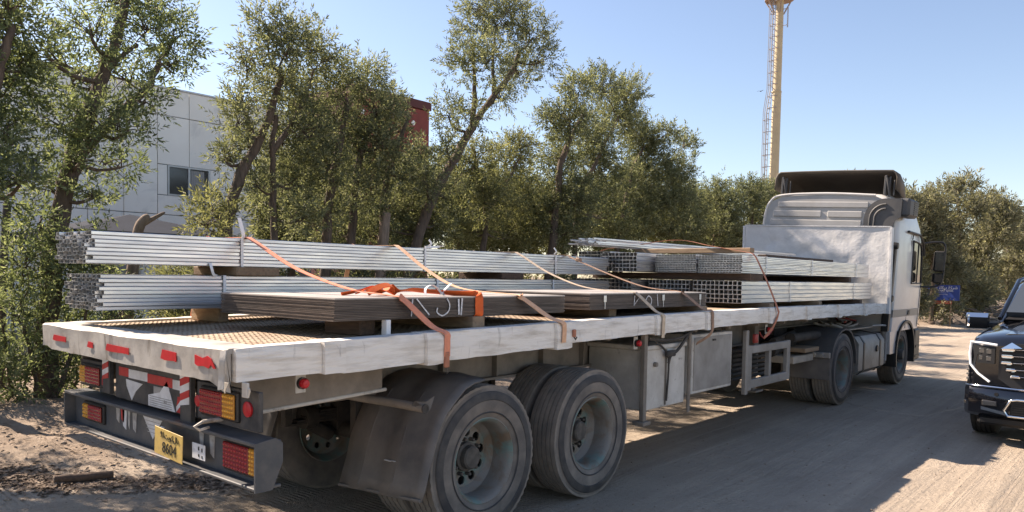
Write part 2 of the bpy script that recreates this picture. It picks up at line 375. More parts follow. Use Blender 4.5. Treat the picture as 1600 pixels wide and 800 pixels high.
def link(name, me, parent=None):
    o = bpy.data.objects.new(name, me); COL.objects.link(o)
    if parent is not None: o.parent = parent
    return o
def tag(o, label=None, cat=None, group=None, kind=None):
    if label: o['label'] = label
    if cat: o['category'] = cat
    if group: o['group'] = group
    if kind: o['kind'] = kind
    return o
def thing(name, label, cat, loc=(0, 0, 0), group=None):
    o = bpy.data.objects.new(name, None); COL.objects.link(o); o.empty_display_size = 0.2; o.location = loc
    return tag(o, label, cat, group)
def copy_tree(o, parent=None):
    c = o.copy(); COL.objects.link(c)
    if parent is not None: c.parent = parent
    for ch in list(o.children): copy_tree(ch, c)
    return c
def catmull(pts, n=8):
    P = [Vector(p) for p in pts]; P = [P[0]] + P + [P[-1]]; out = []
    for i in range(1, len(P) - 2):
        for k in range(n):
            t = k / n; a, b_, c, d = P[i - 1], P[i], P[i + 1], P[i + 2]
            out.append(0.5 * ((2 * b_) + (c - a) * t + (2 * a - 5 * b_ + 4 * c - d) * t * t + (3 * b_ - a - 3 * c + d) * t ** 3))
    out.append(P[-2]); return out
def text_mesh(name, s, size, m, parent, M, align='CENTER', sx=1.0, depth=0.001):
    cu = bpy.data.curves.new(name, 'FONT'); cu.body = s; cu.size = size; cu.align_x = align; cu.align_y = 'CENTER'; cu.extrude = depth; cu.resolution_u = 3
    to = bpy.data.objects.new(name, cu); COL.objects.link(to)
    dg = bpy.context.evaluated_depsgraph_get(); me = bpy.data.meshes.new_from_object(to.evaluated_get(dg))
    bpy.data.objects.remove(to, do_unlink=True); bpy.data.curves.remove(cu)
    me.name = name; me.transform(Matrix.Diagonal((sx, 1, 1, 1))); me.transform(M); me.materials.clear(); me.materials.append(MATS[m])
    return link(name, me, parent)
def REAR(x, y, z, rot=0.0):     # text plane facing -Y (reads left to right along +X)
    return Matrix.Translation((x, y, z)) @ Matrix.Rotation(rot, 4, 'Y') @ Matrix.Rotation(math.pi / 2, 4, 'X')
def fast_mesh(name, V, F, m, tint=None):
    """V (n,3) float, F (k,3) int -> triangle mesh, quick"""
    me = bpy.data.meshes.new(name)
    me.vertices.add(len(V)); me.vertices.foreach_set('co', np.asarray(V, np.float32).ravel())
    F = np.asarray(F, np.int32); k = F.shape[1]
    me.loops.add(F.size); me.loops.foreach_set('vertex_index', F.ravel())
    me.polygons.add(len(F)); me.polygons.foreach_set('loop_start', np.arange(0, F.size, k, dtype=np.int32))
    me.polygons.foreach_set('loop_total', np.full(len(F), k, np.int32))
    me.update(calc_edges=True)
    if tint is not None:
        a = me.attributes.new('tint', 'FLOAT', 'POINT'); a.data.foreach_set('value', np.asarray(tint, np.float32))
    me.materials.append(MATS[m]); return me
class VNoise:
    def __init__(s, seed): s.g = np.random.default_rng(seed).random((256, 256))
    def __call__(s, x, y):
        xi = np.floor(x).astype(int); yi = np.floor(y).astype(int); fx = x - xi; fy = y - yi
        fx = fx * fx * (3 - 2 * fx); fy = fy * fy * (3 - 2 * fy); g = s.g
        a = g[xi % 256, yi % 256]; b_ = g[(xi + 1) % 256, yi % 256]; c = g[xi % 256, (yi + 1) % 256]; d = g[(xi + 1) % 256, (yi + 1) % 256]
        return (a * (1 - fx) + b_ * fx) * (1 - fy) + (c * (1 - fx) + d * fx) * fy
def sstep(a, b_, x):
    t = np.clip((x - a) / (b_ - a), 0, 1); return t * t * (3 - 2 * t)

# ------------------------------------------------------------------ ground
_n1, _n2, _n3 = VNoise(1), VNoise(2), VNoise(3)
def gz(x, y):
    x = np.asarray(x, float); y = np.asarray(y, float)
    z = (_n1(x * .35, y * .35) - .5) * 0.03 + (_n2(x * 1.4, y * 1.0) - .5) * 0.014
    z = z + (_n3(x * 7, y * 7) - .5) * 0.010
    rut = (_n1(x * 9.0 + .6 * _n2(x, y * .5), y * .18) - .5) * 0.020 * sstep(-1.0, 1.2, x) + (_n2(x * 22, y * .5) - .5) * 0.014 * sstep(.6, 1.6, x) + (_n3(x * 14, y * 14) - .5) * 0.010
    z = z + rut
    v = sstep(-3.3, -5.2, x)
    z = z + v * (0.10 + (_n2(x * .9, y * .9) - .35) * 0.16 + (_n3(x * 3.1, y * 3.1) - .5) * 0.07 + (_n1(x * 11, y * 11) - .5) * 0.03)
    far = sstep(30, 45, y) * sstep(-2.2, -4.5, x)
    z = z + far * (0.35 + 0.5 * _n2(x * .5, y * .35))
    calm = np.exp(-((x + 1.25) / 1.7) ** 6) * sstep(-.5, 1, y) * sstep(15.5, 14, y)
    return z * (1 - calm * .8)
def axis(fine0, fine1, step, lim0, lim1):
    a = list(np.arange(fine0, fine1, step)); s_ = step; v = a[-1]
    while v < lim1: s_ *= 1.13; v += s_; a.append(v)
    s_ = step; v = a[0]; pre = []
    while v > lim0: s_ *= 1.13; v -= s_; pre.append(v)
    return np.array(pre[::-1] + a)
_X = axis(-9.0, 4.2, 0.05, -900, 900); _Y = axis(-1.5, 14.0, 0.06, -900, 1500)
_gx, _gy = np.meshgrid(_X, _Y, indexing='ij'); _gzv = gz(_gx, _gy)
_V = np.stack([_gx.ravel(), _gy.ravel(), _gzv.ravel()], 1)
_i = np.arange(len(_X) - 1)[:, None] * len(_Y) + np.arange(len(_Y) - 1)[None, :]; _i = _i.ravel()
_F = np.stack([_i, _i + len(_Y), _i + len(_Y) + 1, _i + 1], 1)
g = link('ground', fast_mesh('ground', _V, _F, 'ground')); tag(g, kind='structure')
for p in g.data.polygons: pass
g.data.polygons.foreach_set('use_smooth', np.ones(len(g.data.polygons), bool))
def G(x, y): return float(gz(np.array([x]), np.array([y]))[0])

# ------------------------------------------------------------------ wheels (shared meshes)
def tyre_mesh(R_, w, rb, name='tyre', n=56):
    h = w / 2
    prof = [(rb, h * .78), (rb + .012, h * .86), (rb + (R_ - rb) * .25, h * .97), (rb + (R_ - rb) * .5, h * 1.0), (rb + (R_ - rb) * .72, h * .97), (R_ - .03, h * .90), (R_ - .014, h * .86)]
    full = prof + [(r_, -x) for r_, x in prof[::-1]]
    m = MB(); m.lathe(full, n, close=True)
    return m.mesh(name, 'rubber', 40)
def tread_mesh(R_, w, ngro=4, n=56, zig=0.0, mname='rubber_tread'):
    h = w / 2 * .88; prof = [(R_ - .022, h), (R_ - .004, h * .985)]
    for i in range(ngro):
        c = h * (1 - 2 * (i + 1) / (ngro + 1)); g_ = .006
        prof += [(R_, c + g_), (R_ - .013, c + g_ * .7), (R_ - .013, c - g_ * .7), (R_, c - g_)]
    prof += [(R_ - .004, -h * .985), (R_ - .022, -h)]
    m = MB(); V = []; F = []
    for j, (rr, x) in enumerate(prof):
        for k in range(n * 2):
            an = math.pi * k / n; dx = zig * (1 if k % 2 else -1) if 0 < j < len(prof) - 1 else 0
            V.append((x + dx, rr * math.cos(an), rr * math.sin(an)))
    N2 = n * 2
    for j in range(len(prof) - 1):
        for k in range(N2): F.append((j * N2 + k, j * N2 + (k + 1) % N2, (j + 1) * N2 + (k + 1) % N2, (j + 1) * N2 + k))
    m.add(V, F); return m.mesh('tread', mname, 25)
def holed_disc(r0, rh, rpos, nh, x, rin=0.0, th=.012):
    bm = bmesh.new()
    def circ(cy, cz, r_, n):
        vs = [bm.verts.new((x, cy + r_ * math.cos(2 * math.pi * k / n), cz + r_ * math.sin(2 * math.pi * k / n))) for k in range(n)]
        return [bm.edges.new((vs[k], vs[(k + 1) % n])) for k in range(n)]
    es = circ(0, 0, r0, 60)
    for i in range(nh):
        a = 2 * math.pi * i / nh; es += circ(rpos * math.cos(a), rpos * math.sin(a), rh, 14)
    bmesh.ops.triangle_fill(bm, edges=es, use_beauty=True)
    ext = bmesh.ops.extrude_face_region(bm, geom=list(bm.faces))
    for v in ext['geom']:
        if isinstance(v, bmesh.types.BMVert): v.co.x -= th
    bm.verts.index_update()
    V = [tuple(v.co) for v in bm.verts]; F = [tuple(v.index for v in f.verts) for f in bm.faces]; bm.free(); return V, F
TR, TW = 0.53, 0.30
tyre_m = tyre_mesh(TR, TW, .292); tread_m = tread_mesh(TR, TW, 5); tread_zig = tread_mesh(TR, TW, 4, zig=.004)
_m = MB(); _m.lathe([(.425, TW / 2 * .985 + .002), (.43, TW / 2 * 1.0 + .004), (.478, TW / 2 * .975 + .004), (.488, TW / 2 * .945 + .002)], 56); _m.lathe([(.335, TW / 2 * .975), (.340, TW / 2 * .985 + .004), (.346, TW / 2 * .98)], 56); band_m = _m.mesh('sidewall_band', 'rubber_band', 40)
def rim_mesh(deep=True):
    m = MB()
    if deep:
        m.lathe([(.292, .104), (.303, .128), (.296, .132), (.284, .120), (.268, .095), (.262, .03), (.258, -.03), (.232, -.062), (.222, -.072), (.215, -.083)], 48)
        V, F = holed_disc(.224, .034, .172, 10, -.075); m.add(V, F)
        m.lathe([(.292, .104), (.285, -.12)], 48)
    else:
        m.lathe([(.292, .104), (.303, .128), (.296, .132), (.284, .120), (.268, .09), (.25, .05), (.23, .045)], 48)
        V, F = holed_disc(.232, .026, .185, 10, .05); m.add(V, F)
        m.lathe([(.292, .104), (.285, -.12)], 48)
    return m.mesh('wheel', 'rim_dusty', 35)
rim_deep, rim_flat = rim_mesh(True), rim_mesh(False)
_m = MB(); _m.lathe([(.001, .015), (.07, .015), (.082, .005), (.088, -.03), (.105, -.04), (.105, -.078), (.001, -.079)], 28); hub_m = _m.mesh('hub', 'hub_dark', 35)
_m = MB(); _m.lathe([(.001, .19), (.075, .19), (.09, .17), (.10, .06), (.12, .052), (.12, .03)], 28); hub_out_m = _m.mesh('hub', 'hub_dark', 35)
_m = MB(); _m.lathe([(.001, -.03), (.010, -.03), (.014, -.038), (.014, -.078)], 6); bolt_m = _m.mesh('bolt', 'hub_dark')
def wheel(parent, x, y, side=1, dual=True, deep=True, zig=False, hub=True):
    """side=+1: outer face towards +X.  x = centre of the outer tyre"""
    wl = link('wheel', rim_deep if deep else rim_flat, parent); wl.location = (x, y, TR)
    wl.rotation_euler = (random.uniform(0, 6), 0, 0) if side > 0 else (random.uniform(0, 6), 0, math.pi)
    t = link('tyre', tyre_m, wl); link('tread', tread_zig if zig else tread_m, wl); link('sidewall_band', band_m, wl)
    if dual:
        t2 = link('tyre', tyre_m, wl); t2.location = (-.335, 0, 0); c = link('tread', tread_zig if zig else tread_m, wl); c.location = (-.335, 0, 0)
        rr = link('inner_rim', rim_flat, wl); rr.location = (-.335, 0, 0); rr.rotation_euler = (0, 0, math.pi)
    if hub:
        link('hub', hub_m if deep else hub_out_m, wl)
        for k in range(10):
            b_ = link('bolt', bolt_m, wl); a = 2 * math.pi * (k + .5) / 10
            b_.location = (0 if deep else .128, .128 * math.cos(a), .128 * math.sin(a))
    return wl

# ------------------------------------------------------------------ flatbed trailer
random.seed(3)
TL = 11.75
def zc(y): return 1.43 + .0034 * y + .045 * math.sin(math.pi * min(max(y, 0), 11.8) / 11.8)
tr = thing('flatbed_trailer', 'long flatbed trailer with dented white side rails and tall white headboard', 'trailer', (-1.25, 0, 0))
def TB(mb, name, m, smooth=0, parent=None):     # trailer parts are modelled in world space
    o = mb.build(name, m, None, smooth)
    if parent is None:
        o.parent = tr; o.matrix_parent_inverse = Matrix.Translation((1.25, 0, 0))
    else:
        o.parent = parent; o.matrix_parent_inverse = (Matrix.Translation((-1.25, 0, 0)) @ parent.matrix_parent_inverse @ parent.matrix_basis).inverted()
    return o
# deck plates with raised tread bars
y = 0.2; k = 0
while y < TL - .2:
    y1 = min(y + 1.65, TL - .05)
    for (xa, xb) in ((-2.36, -1.255), (-1.245, -.13)):
        m = MB()
        m.add([(xa, y + .004, zc(y) - .014), (xb, y + .004, zc(y) - .014), (xb, y1 - .004, zc(y1) - .014), (xa, y1 - .004, zc(y1) - .014),
               (xa, y + .004, zc(y) - .03), (xb, y + .004, zc(y) - .03), (xb, y1 - .004, zc(y1) - .03), (xa, y1 - .004, zc(y1) - .03)],
              [(0, 1, 2, 3), (4, 7, 6, 5), (0, 4, 5, 1), (1, 5, 6, 2), (2, 6, 7, 3), (3, 7, 4, 0)])
        if y < 3.5:                                   # lozenges of the chequer plate
            ix = 0
            xx = xa + .03
            while xx < xb - .03:
                yy = y + .03 + (.016 if ix % 2 else 0)
                while yy < y1 - .03:
                    zz = zc(yy) - .0145; s_ = 1 if (int(round((yy - y) / .033)) + ix) % 2 else -1
                    a, b_ = .0085, .0085 * s_
                    m.add([(xx - a, yy - b_, zz), (xx, yy + .005, zz + .0025), (xx + a, yy + b_, zz), (xx, yy - .005, zz + .0025)], [(0, 1, 2), (0, 2, 3)])
                    yy += .033
                xx += .033; ix += 1
        TB(m, 'deck_plate', 'deck_steel')
    y = y1; k += 1
# dented sheet strip helper: box with jittered grid on the outer face
def dented(x_out, y0, y1, ztop, h, th, seed, amp=.007, step=.09, rag=.0035):
    rg = random.Random(seed); m = MB(); n = max(2, int((y1 - y0) / step)); rows = 5; V = []; F = []
    for i in range(n + 1):
        yy = y0 + (y1 - y0) * i / n; hb = h + rg.uniform(-rag, rag)
        for j in range(rows):
            t = j / (rows - 1); inner = 0 < i < n
            V.append((x_out + (rg.uniform(-amp, amp * .6) if inner else 0) - (.010 if j == 0 else 0), yy, zc(yy) + ztop - hb * t + (rg.uniform(-.003, .003) if j == 0 else 0)))
        V.append((x_out - th, yy, zc(yy) + ztop - hb)); V.append((x_out - th, yy, zc(yy) + ztop))
    P_ = rows + 2
    for i in range(n):
        for j in range(P_):
            F.append((i * P_ + j, i * P_ + (j + 1) % P_, (i + 1) * P_ + (j + 1) % P_, (i + 1) * P_ + j))
    F += [tuple(range(P_))[::-1], tuple(n * P_ + j for j in range(P_))]
    m.add(V, F); return m
pk = [(.54, .68), (1.30, 1.49), (2.63, 2.82), (4.12, 4.27), (5.12, 5.26), (6.72, 6.90), (7.95, 8.10), (9.20, 9.34), (10.45, 10.58)]
edges = [0.03] + [v for p in pk for v in p] + [TL]
hs = [.165, .185, .185, .165, .17, .165, .165, .165, .16, .16]
for i in range(0, len(edges), 2):
    TB(dented(0.0, edges[i] + .002, edges[i + 1] - .002, 0, hs[i // 2], .13, 10 + i), 'side_rail', 'rail_white', 30)
for i, (a, b_) in enumerate(pk):
    TB(dented(.026, a, b_, .004, hs[i] + .015, .156, 60 + i, amp=.010, step=.05, rag=.005), 'rail_pocket', 'rail_white', 30)
for i, (a, b_) in enumerate(((.03, 3.9), (3.91, 7.8), (7.81, TL))):
    m = dented(0.0, a, b_, 0, .165, .13, 80 + i); m.v = [(-2.5 - x, yy, z) for x, yy, z in m.v]
    TB(m, 'side_rail', 'rail_white', 30)
# rear apron: top cap and a bent face hanging down
rg = random.Random(5); m = MB(); V = []; F = []; n = 30
for i in range(n + 1):
    x = -2.5 + 2.47 * i / n; sag = .012 * math.sin(i * .7) + rg.uniform(-.004, .004)
    hb = .172 + rg.uniform(-.003, .003) + (.045 if i >= n - 1 else 0) - (.02 if i < 2 else 0)
    yb = -.004 + rg.uniform(-.004, .003)
    V += [(x, .22, 1.418), (x, .20, 1.4335), (x, .012, 1.431 + sag * .2), (x, -.008 + rg.uniform(-.003, .003), 1.420 + sag * .3), (x, yb, 1.36), (x, yb + rg.uniform(-.002, .002), 1.31), (x, -.004 + (.03 if i >= n - 1 else 0), 1.43 - hb), (x, .02, 1.43 - hb), (x, .02, 1.405)]
for i in range(n):
    for j in range(9): F.append((i * 9 + j, i * 9 + (j + 1) % 9, (i + 1) * 9 + (j + 1) % 9, (i + 1) * 9 + j))
F += [tuple(range(9))[::-1], tuple(n * 9 + j for j in range(9))]
m.add(V, F); apron = TB(m, 'rear_apron', 'apron_dirty', 35)
# peeled strip at the torn right end
m = MB(); m.ribbon(catmull([(-.028, -.02, 1.425), (-.012, -.035, 1.37), (-.03, -.03, 1.30), (-.018, -.04, 1.235)], 5), (1, .3, 0), .035, .006); TB(m, 'torn_edge', 'apron_dirty', 40)
m = MB(); m.poly([(-.06, -.012, 1.268), (.0, -.012, 1.268), (-.02, -.02, 1.215)], (0, .006, 0)); TB(m, 'torn_edge', 'apron_dirty')
m = MB(); m.box(.0, .05, .06, .075, 1.19, 1.265, .003); m.tube([(.05, .068, 1.20), (.062, .068, 1.225), (.07, .06, 1.24)], .005, 6); TB(m, 'rope_hook', 'box_steel')
# red reflective patches on the apron
for (x0, x1, z0, z1) in ((-2.29, -2.06, 1.325, 1.365), (-1.71, -1.62, 1.318, 1.358), (-1.43, -1.11, 1.318, 1.362), (-.71, -.53, 1.325, 1.382)):
    m = MB(); q_ = (z1 - z0) * .12
    m.poly([(x0, -.0125, z0 + q_), (x0 + .05, -.0125, z0), (x1 - .03, -.0125, z0 + q_ * .5), (x1, -.0125, z0), (x1, -.0125, z1 - q_), (x0 + .02, -.0125, z1)], (0, .003, 0))
    TB(m, 'reflector_patch', 'red_refl', parent=apron)
m = MB(); m.poly([(-.33, -.0125, 1.335), (-.30, -.0125, 1.325), (-.24, -.0125, 1.33), (-.19, -.0125, 1.322), (-.165, -.0125, 1.345), (-.145, -.0125, 1.325), (-.12, -.0125, 1.326), (-.16, -.0125, 1.372), (-.20, -.0125, 1.385), (-.25, -.0125, 1.37), (-.33, -.0125, 1.382)], (0, .004, 0))
TB(m, 'reflector_patch', 'red_refl', parent=apron)
# chassis beams, crossmembers, ribs
for x in (-.75, -1.75):
    m = MB(); m.box(x - .006, x + .006, .30, 7.9, .985, 1.39)
    m.box(x - .07, x + .07, .30, 7.9, .965, .985); m.box(x - .07, x + .07, .30, 7.9, 1.36, 1.375)
    m.box(x - .006, x + .006, 7.9, 11.6, 1.16, 1.39); m.box(x - .07, x + .07, 7.9, 11.6, 1.14, 1.16)
    yy = .9
    while yy < 7.8: m.box(x - .06, x + .06, yy, yy + .012, .986, 1.359); yy += .62
    TB(m, 'chassis_beam', 'chassis')
yy = .35
while yy < 11.6:
    m = MB(); m.box(-2.37, -.13, yy, yy + .06, 1.28, 1.385 + zc(yy) - 1.43); TB(m, 'crossmember', 'chassis'); yy += .8
# rear cheek plate behind the right rail + bottom round bar
m = MB(); m.poly([(-.32, .13, 1.27), (-.32, 1.22, 1.27), (-.32, 1.22, 1.075), (-.32, .13, 1.03)], (.012, 0, 0)); TB(m, 'cheek_plate', 'chassis')
m = MB(); m.tube([(-.31, .02, 1.03), (-.31, .14, 1.03), (-.31, 1.25, 1.075)], .012, 8); m.tube([(-.31, .02, 1.03), (-.30, -.03, 1.012), (-.30, .0, .99), (-.30, .05, 1.0)], .008, 6); TB(m, 'tie_bar', 'box_steel', 40)
m = MB(); m.poly([(-2.18, .13, 1.27), (-2.18, 1.22, 1.27), (-2.18, 1.22, 1.075), (-2.18, .13, 1.03)], (.012, 0, 0)); TB(m, 'cheek_plate', 'chassis')
# side marker lamps
for (yy, zz) in ((.48, 1.21), (3.98, 1.235), (6.95, 1.235)):
    m = MB(); m.box(-.115, -.107, yy - .035, yy + .03, zz - .055, zz + .06, .003); b_ = TB(m, 'marker_bracket', 'box_steel')
    m = MB(); m.lathe([(.032, -.107), (.032, -.085)], 16, Matrix.Translation((0, yy, zz))); TB(m, 'marker_base', 'cab_black', 30, b_)
    m = MB(); m.lathe([(.027, -.088), (.027, -.068), (.02, -.058), (.001, -.055)], 16, Matrix.Translation((0, yy, zz))); TB(m, 'marker_lens', 'red_refl', 40, b_)
# ---- lamps
def lamp(x0, x1, z0, z1, y_, amber, na, parent=None):
    """LED cluster facing -Y; amber 'L' or 'R' end, na = share of amber"""
    m = MB(); m.box(x0 - .012, x1 + .012, y_, y_ + .05, z0 - .012, z1 + .012, .008); hs_ = TB(m, 'lamp_housing', 'cab_black', 0, parent)
    xs = x0 + (x1 - x0) * na if amber == 'L' else x1 - (x1 - x0) * na
    sec = [(x0, xs, 'amber'), (xs, x1, 'red')] if amber == 'L' else [(x0, xs, 'red'), (xs, x1, 'amber')]
    for a, b_, c in sec:
        m = MB(); m.box(a + .003, b_ - .003, y_ - .012, y_, z0 + .002, z1 - .002, .005); TB(m, 'lamp_lens', 'lens_' + c, 0, hs_)
        m = MB(); nx = max(2, int(round((b_ - a) / .027))); nz = max(3, int(round((z1 - z0) / .025)))
        for i in range(nx):
            for j in range(nz):
                cx = a + .006 + (b_ - a - .012) * (i + .5) / nx; cz = z0 + .005 + (z1 - z0 - .01) * (j + .5) / nz
                m.lathe([(.0085, 0), (.007, -.004), (.003, -.007), (.0005, -.0075)], 7, Matrix.Translation((cx, y_ - .0115, cz)) @ Matrix.Rotation(math.pi / 2, 4, 'Z'))
        tag(TB(m, 'led_cluster', 'led_' + c, 50, hs_), kind='stuff')
    return hs_
# bumper channel
BY = .12
m = MB(); m.box(-2.32, .10, BY + .02, BY + .03, .745, .95); m.box(-2.33, .105, BY - .05, BY + .10, .95, .97, .004); m.box(-2.33, .105, BY - .05, BY + .10, .728, .745, .004)
m.box(-2.332, -2.320, BY - .05, BY + .10, .745, .95); bumper = TB(m, 'bumper', 'bumper_paint')
m = MB(); m.poly([(.106, BY - .055, .972), (.106, BY + .06, .985), (.106, BY + .10, .955), (.106, BY + .10, .86), (.106, BY + .04, .725), (.106, BY - .055, .725)], (.012, 0, 0)); TB(m, 'bumper_end', 'bumper_paint')
lamp(-2.12, -1.82, .80, .905, BY, 'L', .30, None)
lamp(-.275, .085, .782, .925, BY, 'R', .30, None)
# lamp boards above the bumper
m = MB(); m.box(-2.20, -1.72, BY + .01, BY + .035, 1.02, 1.20, .004); TB(m, 'lamp_board', 'board_black')
lamp(-2.14, -1.82, 1.045, 1.165, BY - .01, 'L', .30, None)
m = MB(); m.box(-.58, .045, BY + .01, BY + .035, 1.005, 1.21, .004); TB(m, 'lamp_board', 'board_black')
lamp(-.50, -.14, 1.045, 1.18, BY - .01, 'R', .34, None)
for (xx, zz, rr) in ((-.555, 1.10, .032), (-.05, 1.115, .040), (-1.80, 1.08, .03)):
    m = MB(); m.lathe([(rr, .006), (rr, -.004), (rr * .8, -.008), (.001, -.009)], 20, Matrix.Translation((xx, BY + .003, zz)) @ Matrix.Rotation(math.pi / 2, 4, 'Z')); TB(m, 'round_reflector', 'red_refl', 40)
m = MB(); m.box(-1.66, -.74, BY + .02, BY + .05, .99, 1.245, .004); cb = TB(m, 'centre_board', 'board_black')
# red and white tape
xs = [-1.60, -1.46, -1.20, -.88, -.76]
for i in range(4):
    m = MB(); zt = 1.195 - .012 * i / 3; m.box(xs[i] + .001, xs[i + 1] - .001, BY + .0165, BY + .02, zt - .055, zt); TB(m, 'tape_strip', 'red_refl' if i % 2 == 0 else 'white_refl', 0, cb)
m = MB(); m.poly([(-1.50, BY + .017, 1.125), (-1.27, BY + .017, 1.115), (-1.36, BY + .017, 1.06), (-1.42, BY + .017, .998), (-1.49, BY + .017, 1.08)], (0, .003, 0)); TB(m, 'torn_sticker', 'white_refl', 0, cb)
m = MB(); m.box(-1.12, -.92, BY + .0172, BY + .02, 1.06, 1.12); TB(m, 'faded_sticker', 'fade_white', 0, cb)
m = MB(); m.poly([(-1.19, BY + .0165, .995), (-.85, BY + .0165, .995), (-.89, BY + .0165, 1.06), (-.95, BY + .0165, 1.165), (-1.04, BY + .0165, 1.09), (-1.19, BY + .0165, 1.06)], (0, .003, 0)); ar = TB(m, 'torn_sticker', 'white_refl', 0, cb)
m = MB()
for i in range(5): m.box(-1.17, -.89, BY + .0150, BY + .0162, 1.003 + i * .013, 1.007 + i * .013)
m.box(-.985, -.975, BY + .014, BY + .0162, 1.03, 1.05); m.box(-.965, -.955, BY + .014, BY + .0162, 1.03, 1.05); TB(m, 'sticker_line', 'fade_white', 0, cb)
m = MB(); m.poly([(-.84, BY + .017, 1.0), (-.77, BY + .017, .995), (-.76, BY + .017, 1.09), (-.82, BY + .017, 1.09)], (0, .003, 0)); TB(m, 'torn_sticker', 'red_refl', 0, cb)
m = MB(); m.poly([(-.835, BY + .0155, 1.03), (-.775, BY + .0155, 1.075), (-.775, BY + .0155, 1.045), (-.835, BY + .0155, 1.0)], (0, .0012, 0)); TB(m, 'torn_sticker', 'white_refl', 0, cb)
# striped posts
for x0, x1, z0, z1, px in ((-1.785, -1.68, 1.10, 1.245, 0), (-.735, -.615, 1.055, 1.262, 1)):
    m = MB(); m.box(x0, x1, BY - .012, BY + .02, z0 - .09, z1, .004); p_ = TB(m, 'striped_post', 'board_black')
    nst = 5 if px else 4; hh = (z1 - z0) / nst
    for i in range(nst):
        za = z0 + hh * i; sl = hh * .8
        pts = [(x0 + .008, BY - .0155, max(z0, za - sl * .5)), (x1 - .008, BY - .0155, min(z1, max(z0, za + sl * .5))), (x1 - .008, BY - .0155, min(z1, za + hh + sl * .5)), (x0 + .008, BY - .0155, max(z0, min(z1, za + hh - sl * .5)))]
        m = MB(); m.poly(pts, (0, .003, 0)); TB(m, 'stripe', 'red_refl' if i % 2 == px else 'white_refl', 0, p_)
# stickers in the bumper channel
m = MB(); m.poly([(-1.27, BY + .0155, .935), (-1.00, BY + .0155, .935), (-1.13, BY + .0155, .795)], (0, .003, 0)); tri = TB(m, 'triangle_sticker', 'white_refl', 0, bumper)
m = MB()
for i in range(5): m.box(-1.245 + i * .012 + .0, -1.03 - i * .012, BY + .0142, BY + .0152, .922 - i * .022, .926 - i * .022)
TB(m, 'sticker_line', 'fade_white', 0, bumper)
for i, (x0, x1, z0, z1, mm) in enumerate(((-1.64, -1.60, .83, .94, 'fade_white'), (-1.57, -1.53, .84, .95, 'red_refl'), (-1.545, -1.50, .80, .95, 'white_refl'), (-1.47, -1.45, .81, .94, 'fade_white'), (-1.40, -1.36, .80, .93, 'fade_white'), (-.56, -.53, .80, .94, 'fade_white'), (-.45, -.41, .80, .93, 'fade_white'))):
    m = MB(); m.poly([(x0, BY + .0165, z0 + .02), (x1, BY + .0165, z0), (x1 + .01, BY + .0165, z1), (x0 - .01, BY + .0165, z1 - .01)], (0, .002, 0)); TB(m, 'torn_sticker', mm, 0, bumper)
for x in (-2.0, -1.66, -.68, -.5):
    m = MB(); m.box(x, x + .055, BY + .055, BY + .10, .987, 1.30); TB(m, 'bumper_bracket', 'bumper_paint')
# number plate, hanging a little askew
PM = Matrix.Translation((-.745, BY - .075, .838)) @ Matrix.Rotation(R(3), 4, 'Y')
m = MB(); m.box(-.165, .165, 0, .004, -.078, .078, .0015, PM); pl = TB(m, 'number_plate', 'plate_yellow')
TXT = Matrix.Rotation(math.pi / 2, 4, 'X')
def plate_text(s, sx_, x, z, size, name='plate_number'):
    o = text_mesh(name, s, size, 'ink_black', None, PM @ Matrix.Translation((x, -.0015, z)) @ TXT, sx=sx_)
    o.parent = pl; o.matrix_parent_inverse = Matrix.Translation((1.25, 0, 0)) .inverted() @ Matrix.Identity(4)
    o.matrix_parent_inverse = Matrix.Identity(4)
    return o
plate_text('8604', .95, .015, -.028, .088); plate_text('91', .9, -.07, .042, .05); plate_text('\u0627\u0644\ufedc\ufeee\ufef3\ufe96'[::-1], 1.0, .03, .042, .045, 'plate_word'); plate_text('\u0646', 1, .115, .045, .035, 'plate_word')
m = MB(); m.box(-.935, -.885, BY - .03, BY - .026, .83, .91, .001); m2 = MB(); m2.box(-.56, -.42, BY - .03, BY - .026, .79, .875, .001)
sp1 = TB(m, 'small_plate', 'white_refl'); sp2 = TB(m2, 'small_plate', 'white_refl')
m = MB(); m.box(-.925, -.902, BY - .032, BY - .0302, .843, .862); m.box(-.925, -.902, BY - .032, BY - .0302, .877, .897); TB(m, 'plate_mark', 'ink_black', 0, sp1)
m = MB(); m.box(-.49, -.48, BY - .032, BY - .0302, .84, .86); m.box(-.49, -.48, BY - .032, BY - .0302, .805, .82); m.box(-.455, -.445, BY - .032, BY - .0302, .835, .855); m.box(-.455, -.445, BY - .032, BY - .0302, .80, .815); TB(m, 'plate_mark', 'ink_black', 0, sp2)

# wheels and axles
W1, W2 = 1.95, 3.27
for i, yy in enumerate((W1, W2)):
    for side in (1, -1):
        xx = -.20 if side > 0 else -2.30
        wl = wheel(tr, xx + 1.25, yy, side, True, True, zig=(i == 0))
    m = MB(); m.tube([(-2.0, yy, TR), (-.5, yy, TR)], .065, 12); TB(m, 'axle', 'chassis_dark', 40)
    for x in (-.82, -1.68):
        m = MB()
        for j in range(5): m.box(x - .04, x + .04, yy - .52 + j * .07, yy + .52 - j * .07, .62 + j * .02, .637 + j * .02)
        m.box(x - .05, x + .05, yy - .08, yy + .08, .54, .76); m.box(x - .03, x + .03, yy - .56, yy - .50, .62, .98); m.box(x - .03, x + .03, yy + .50, yy + .56, .62, .98); TB(m, 'leaf_spring', 'chassis_dark')
    for x in (-.80, -1.70):
        m = MB(); m.tube([(x + .02, yy - .12, .50), (x + .02, yy - .30, .60)], .055, 10); m.lathe([(.001, -.05), (.09, -.05), (.09, .05), (.001, .05)], 16, Matrix.Translation((x, yy - .32, .66)) @ Matrix.Rotation(math.pi / 2, 4, 'Z')); TB(m, 'brake_chamber', 'chassis_dark', 40)
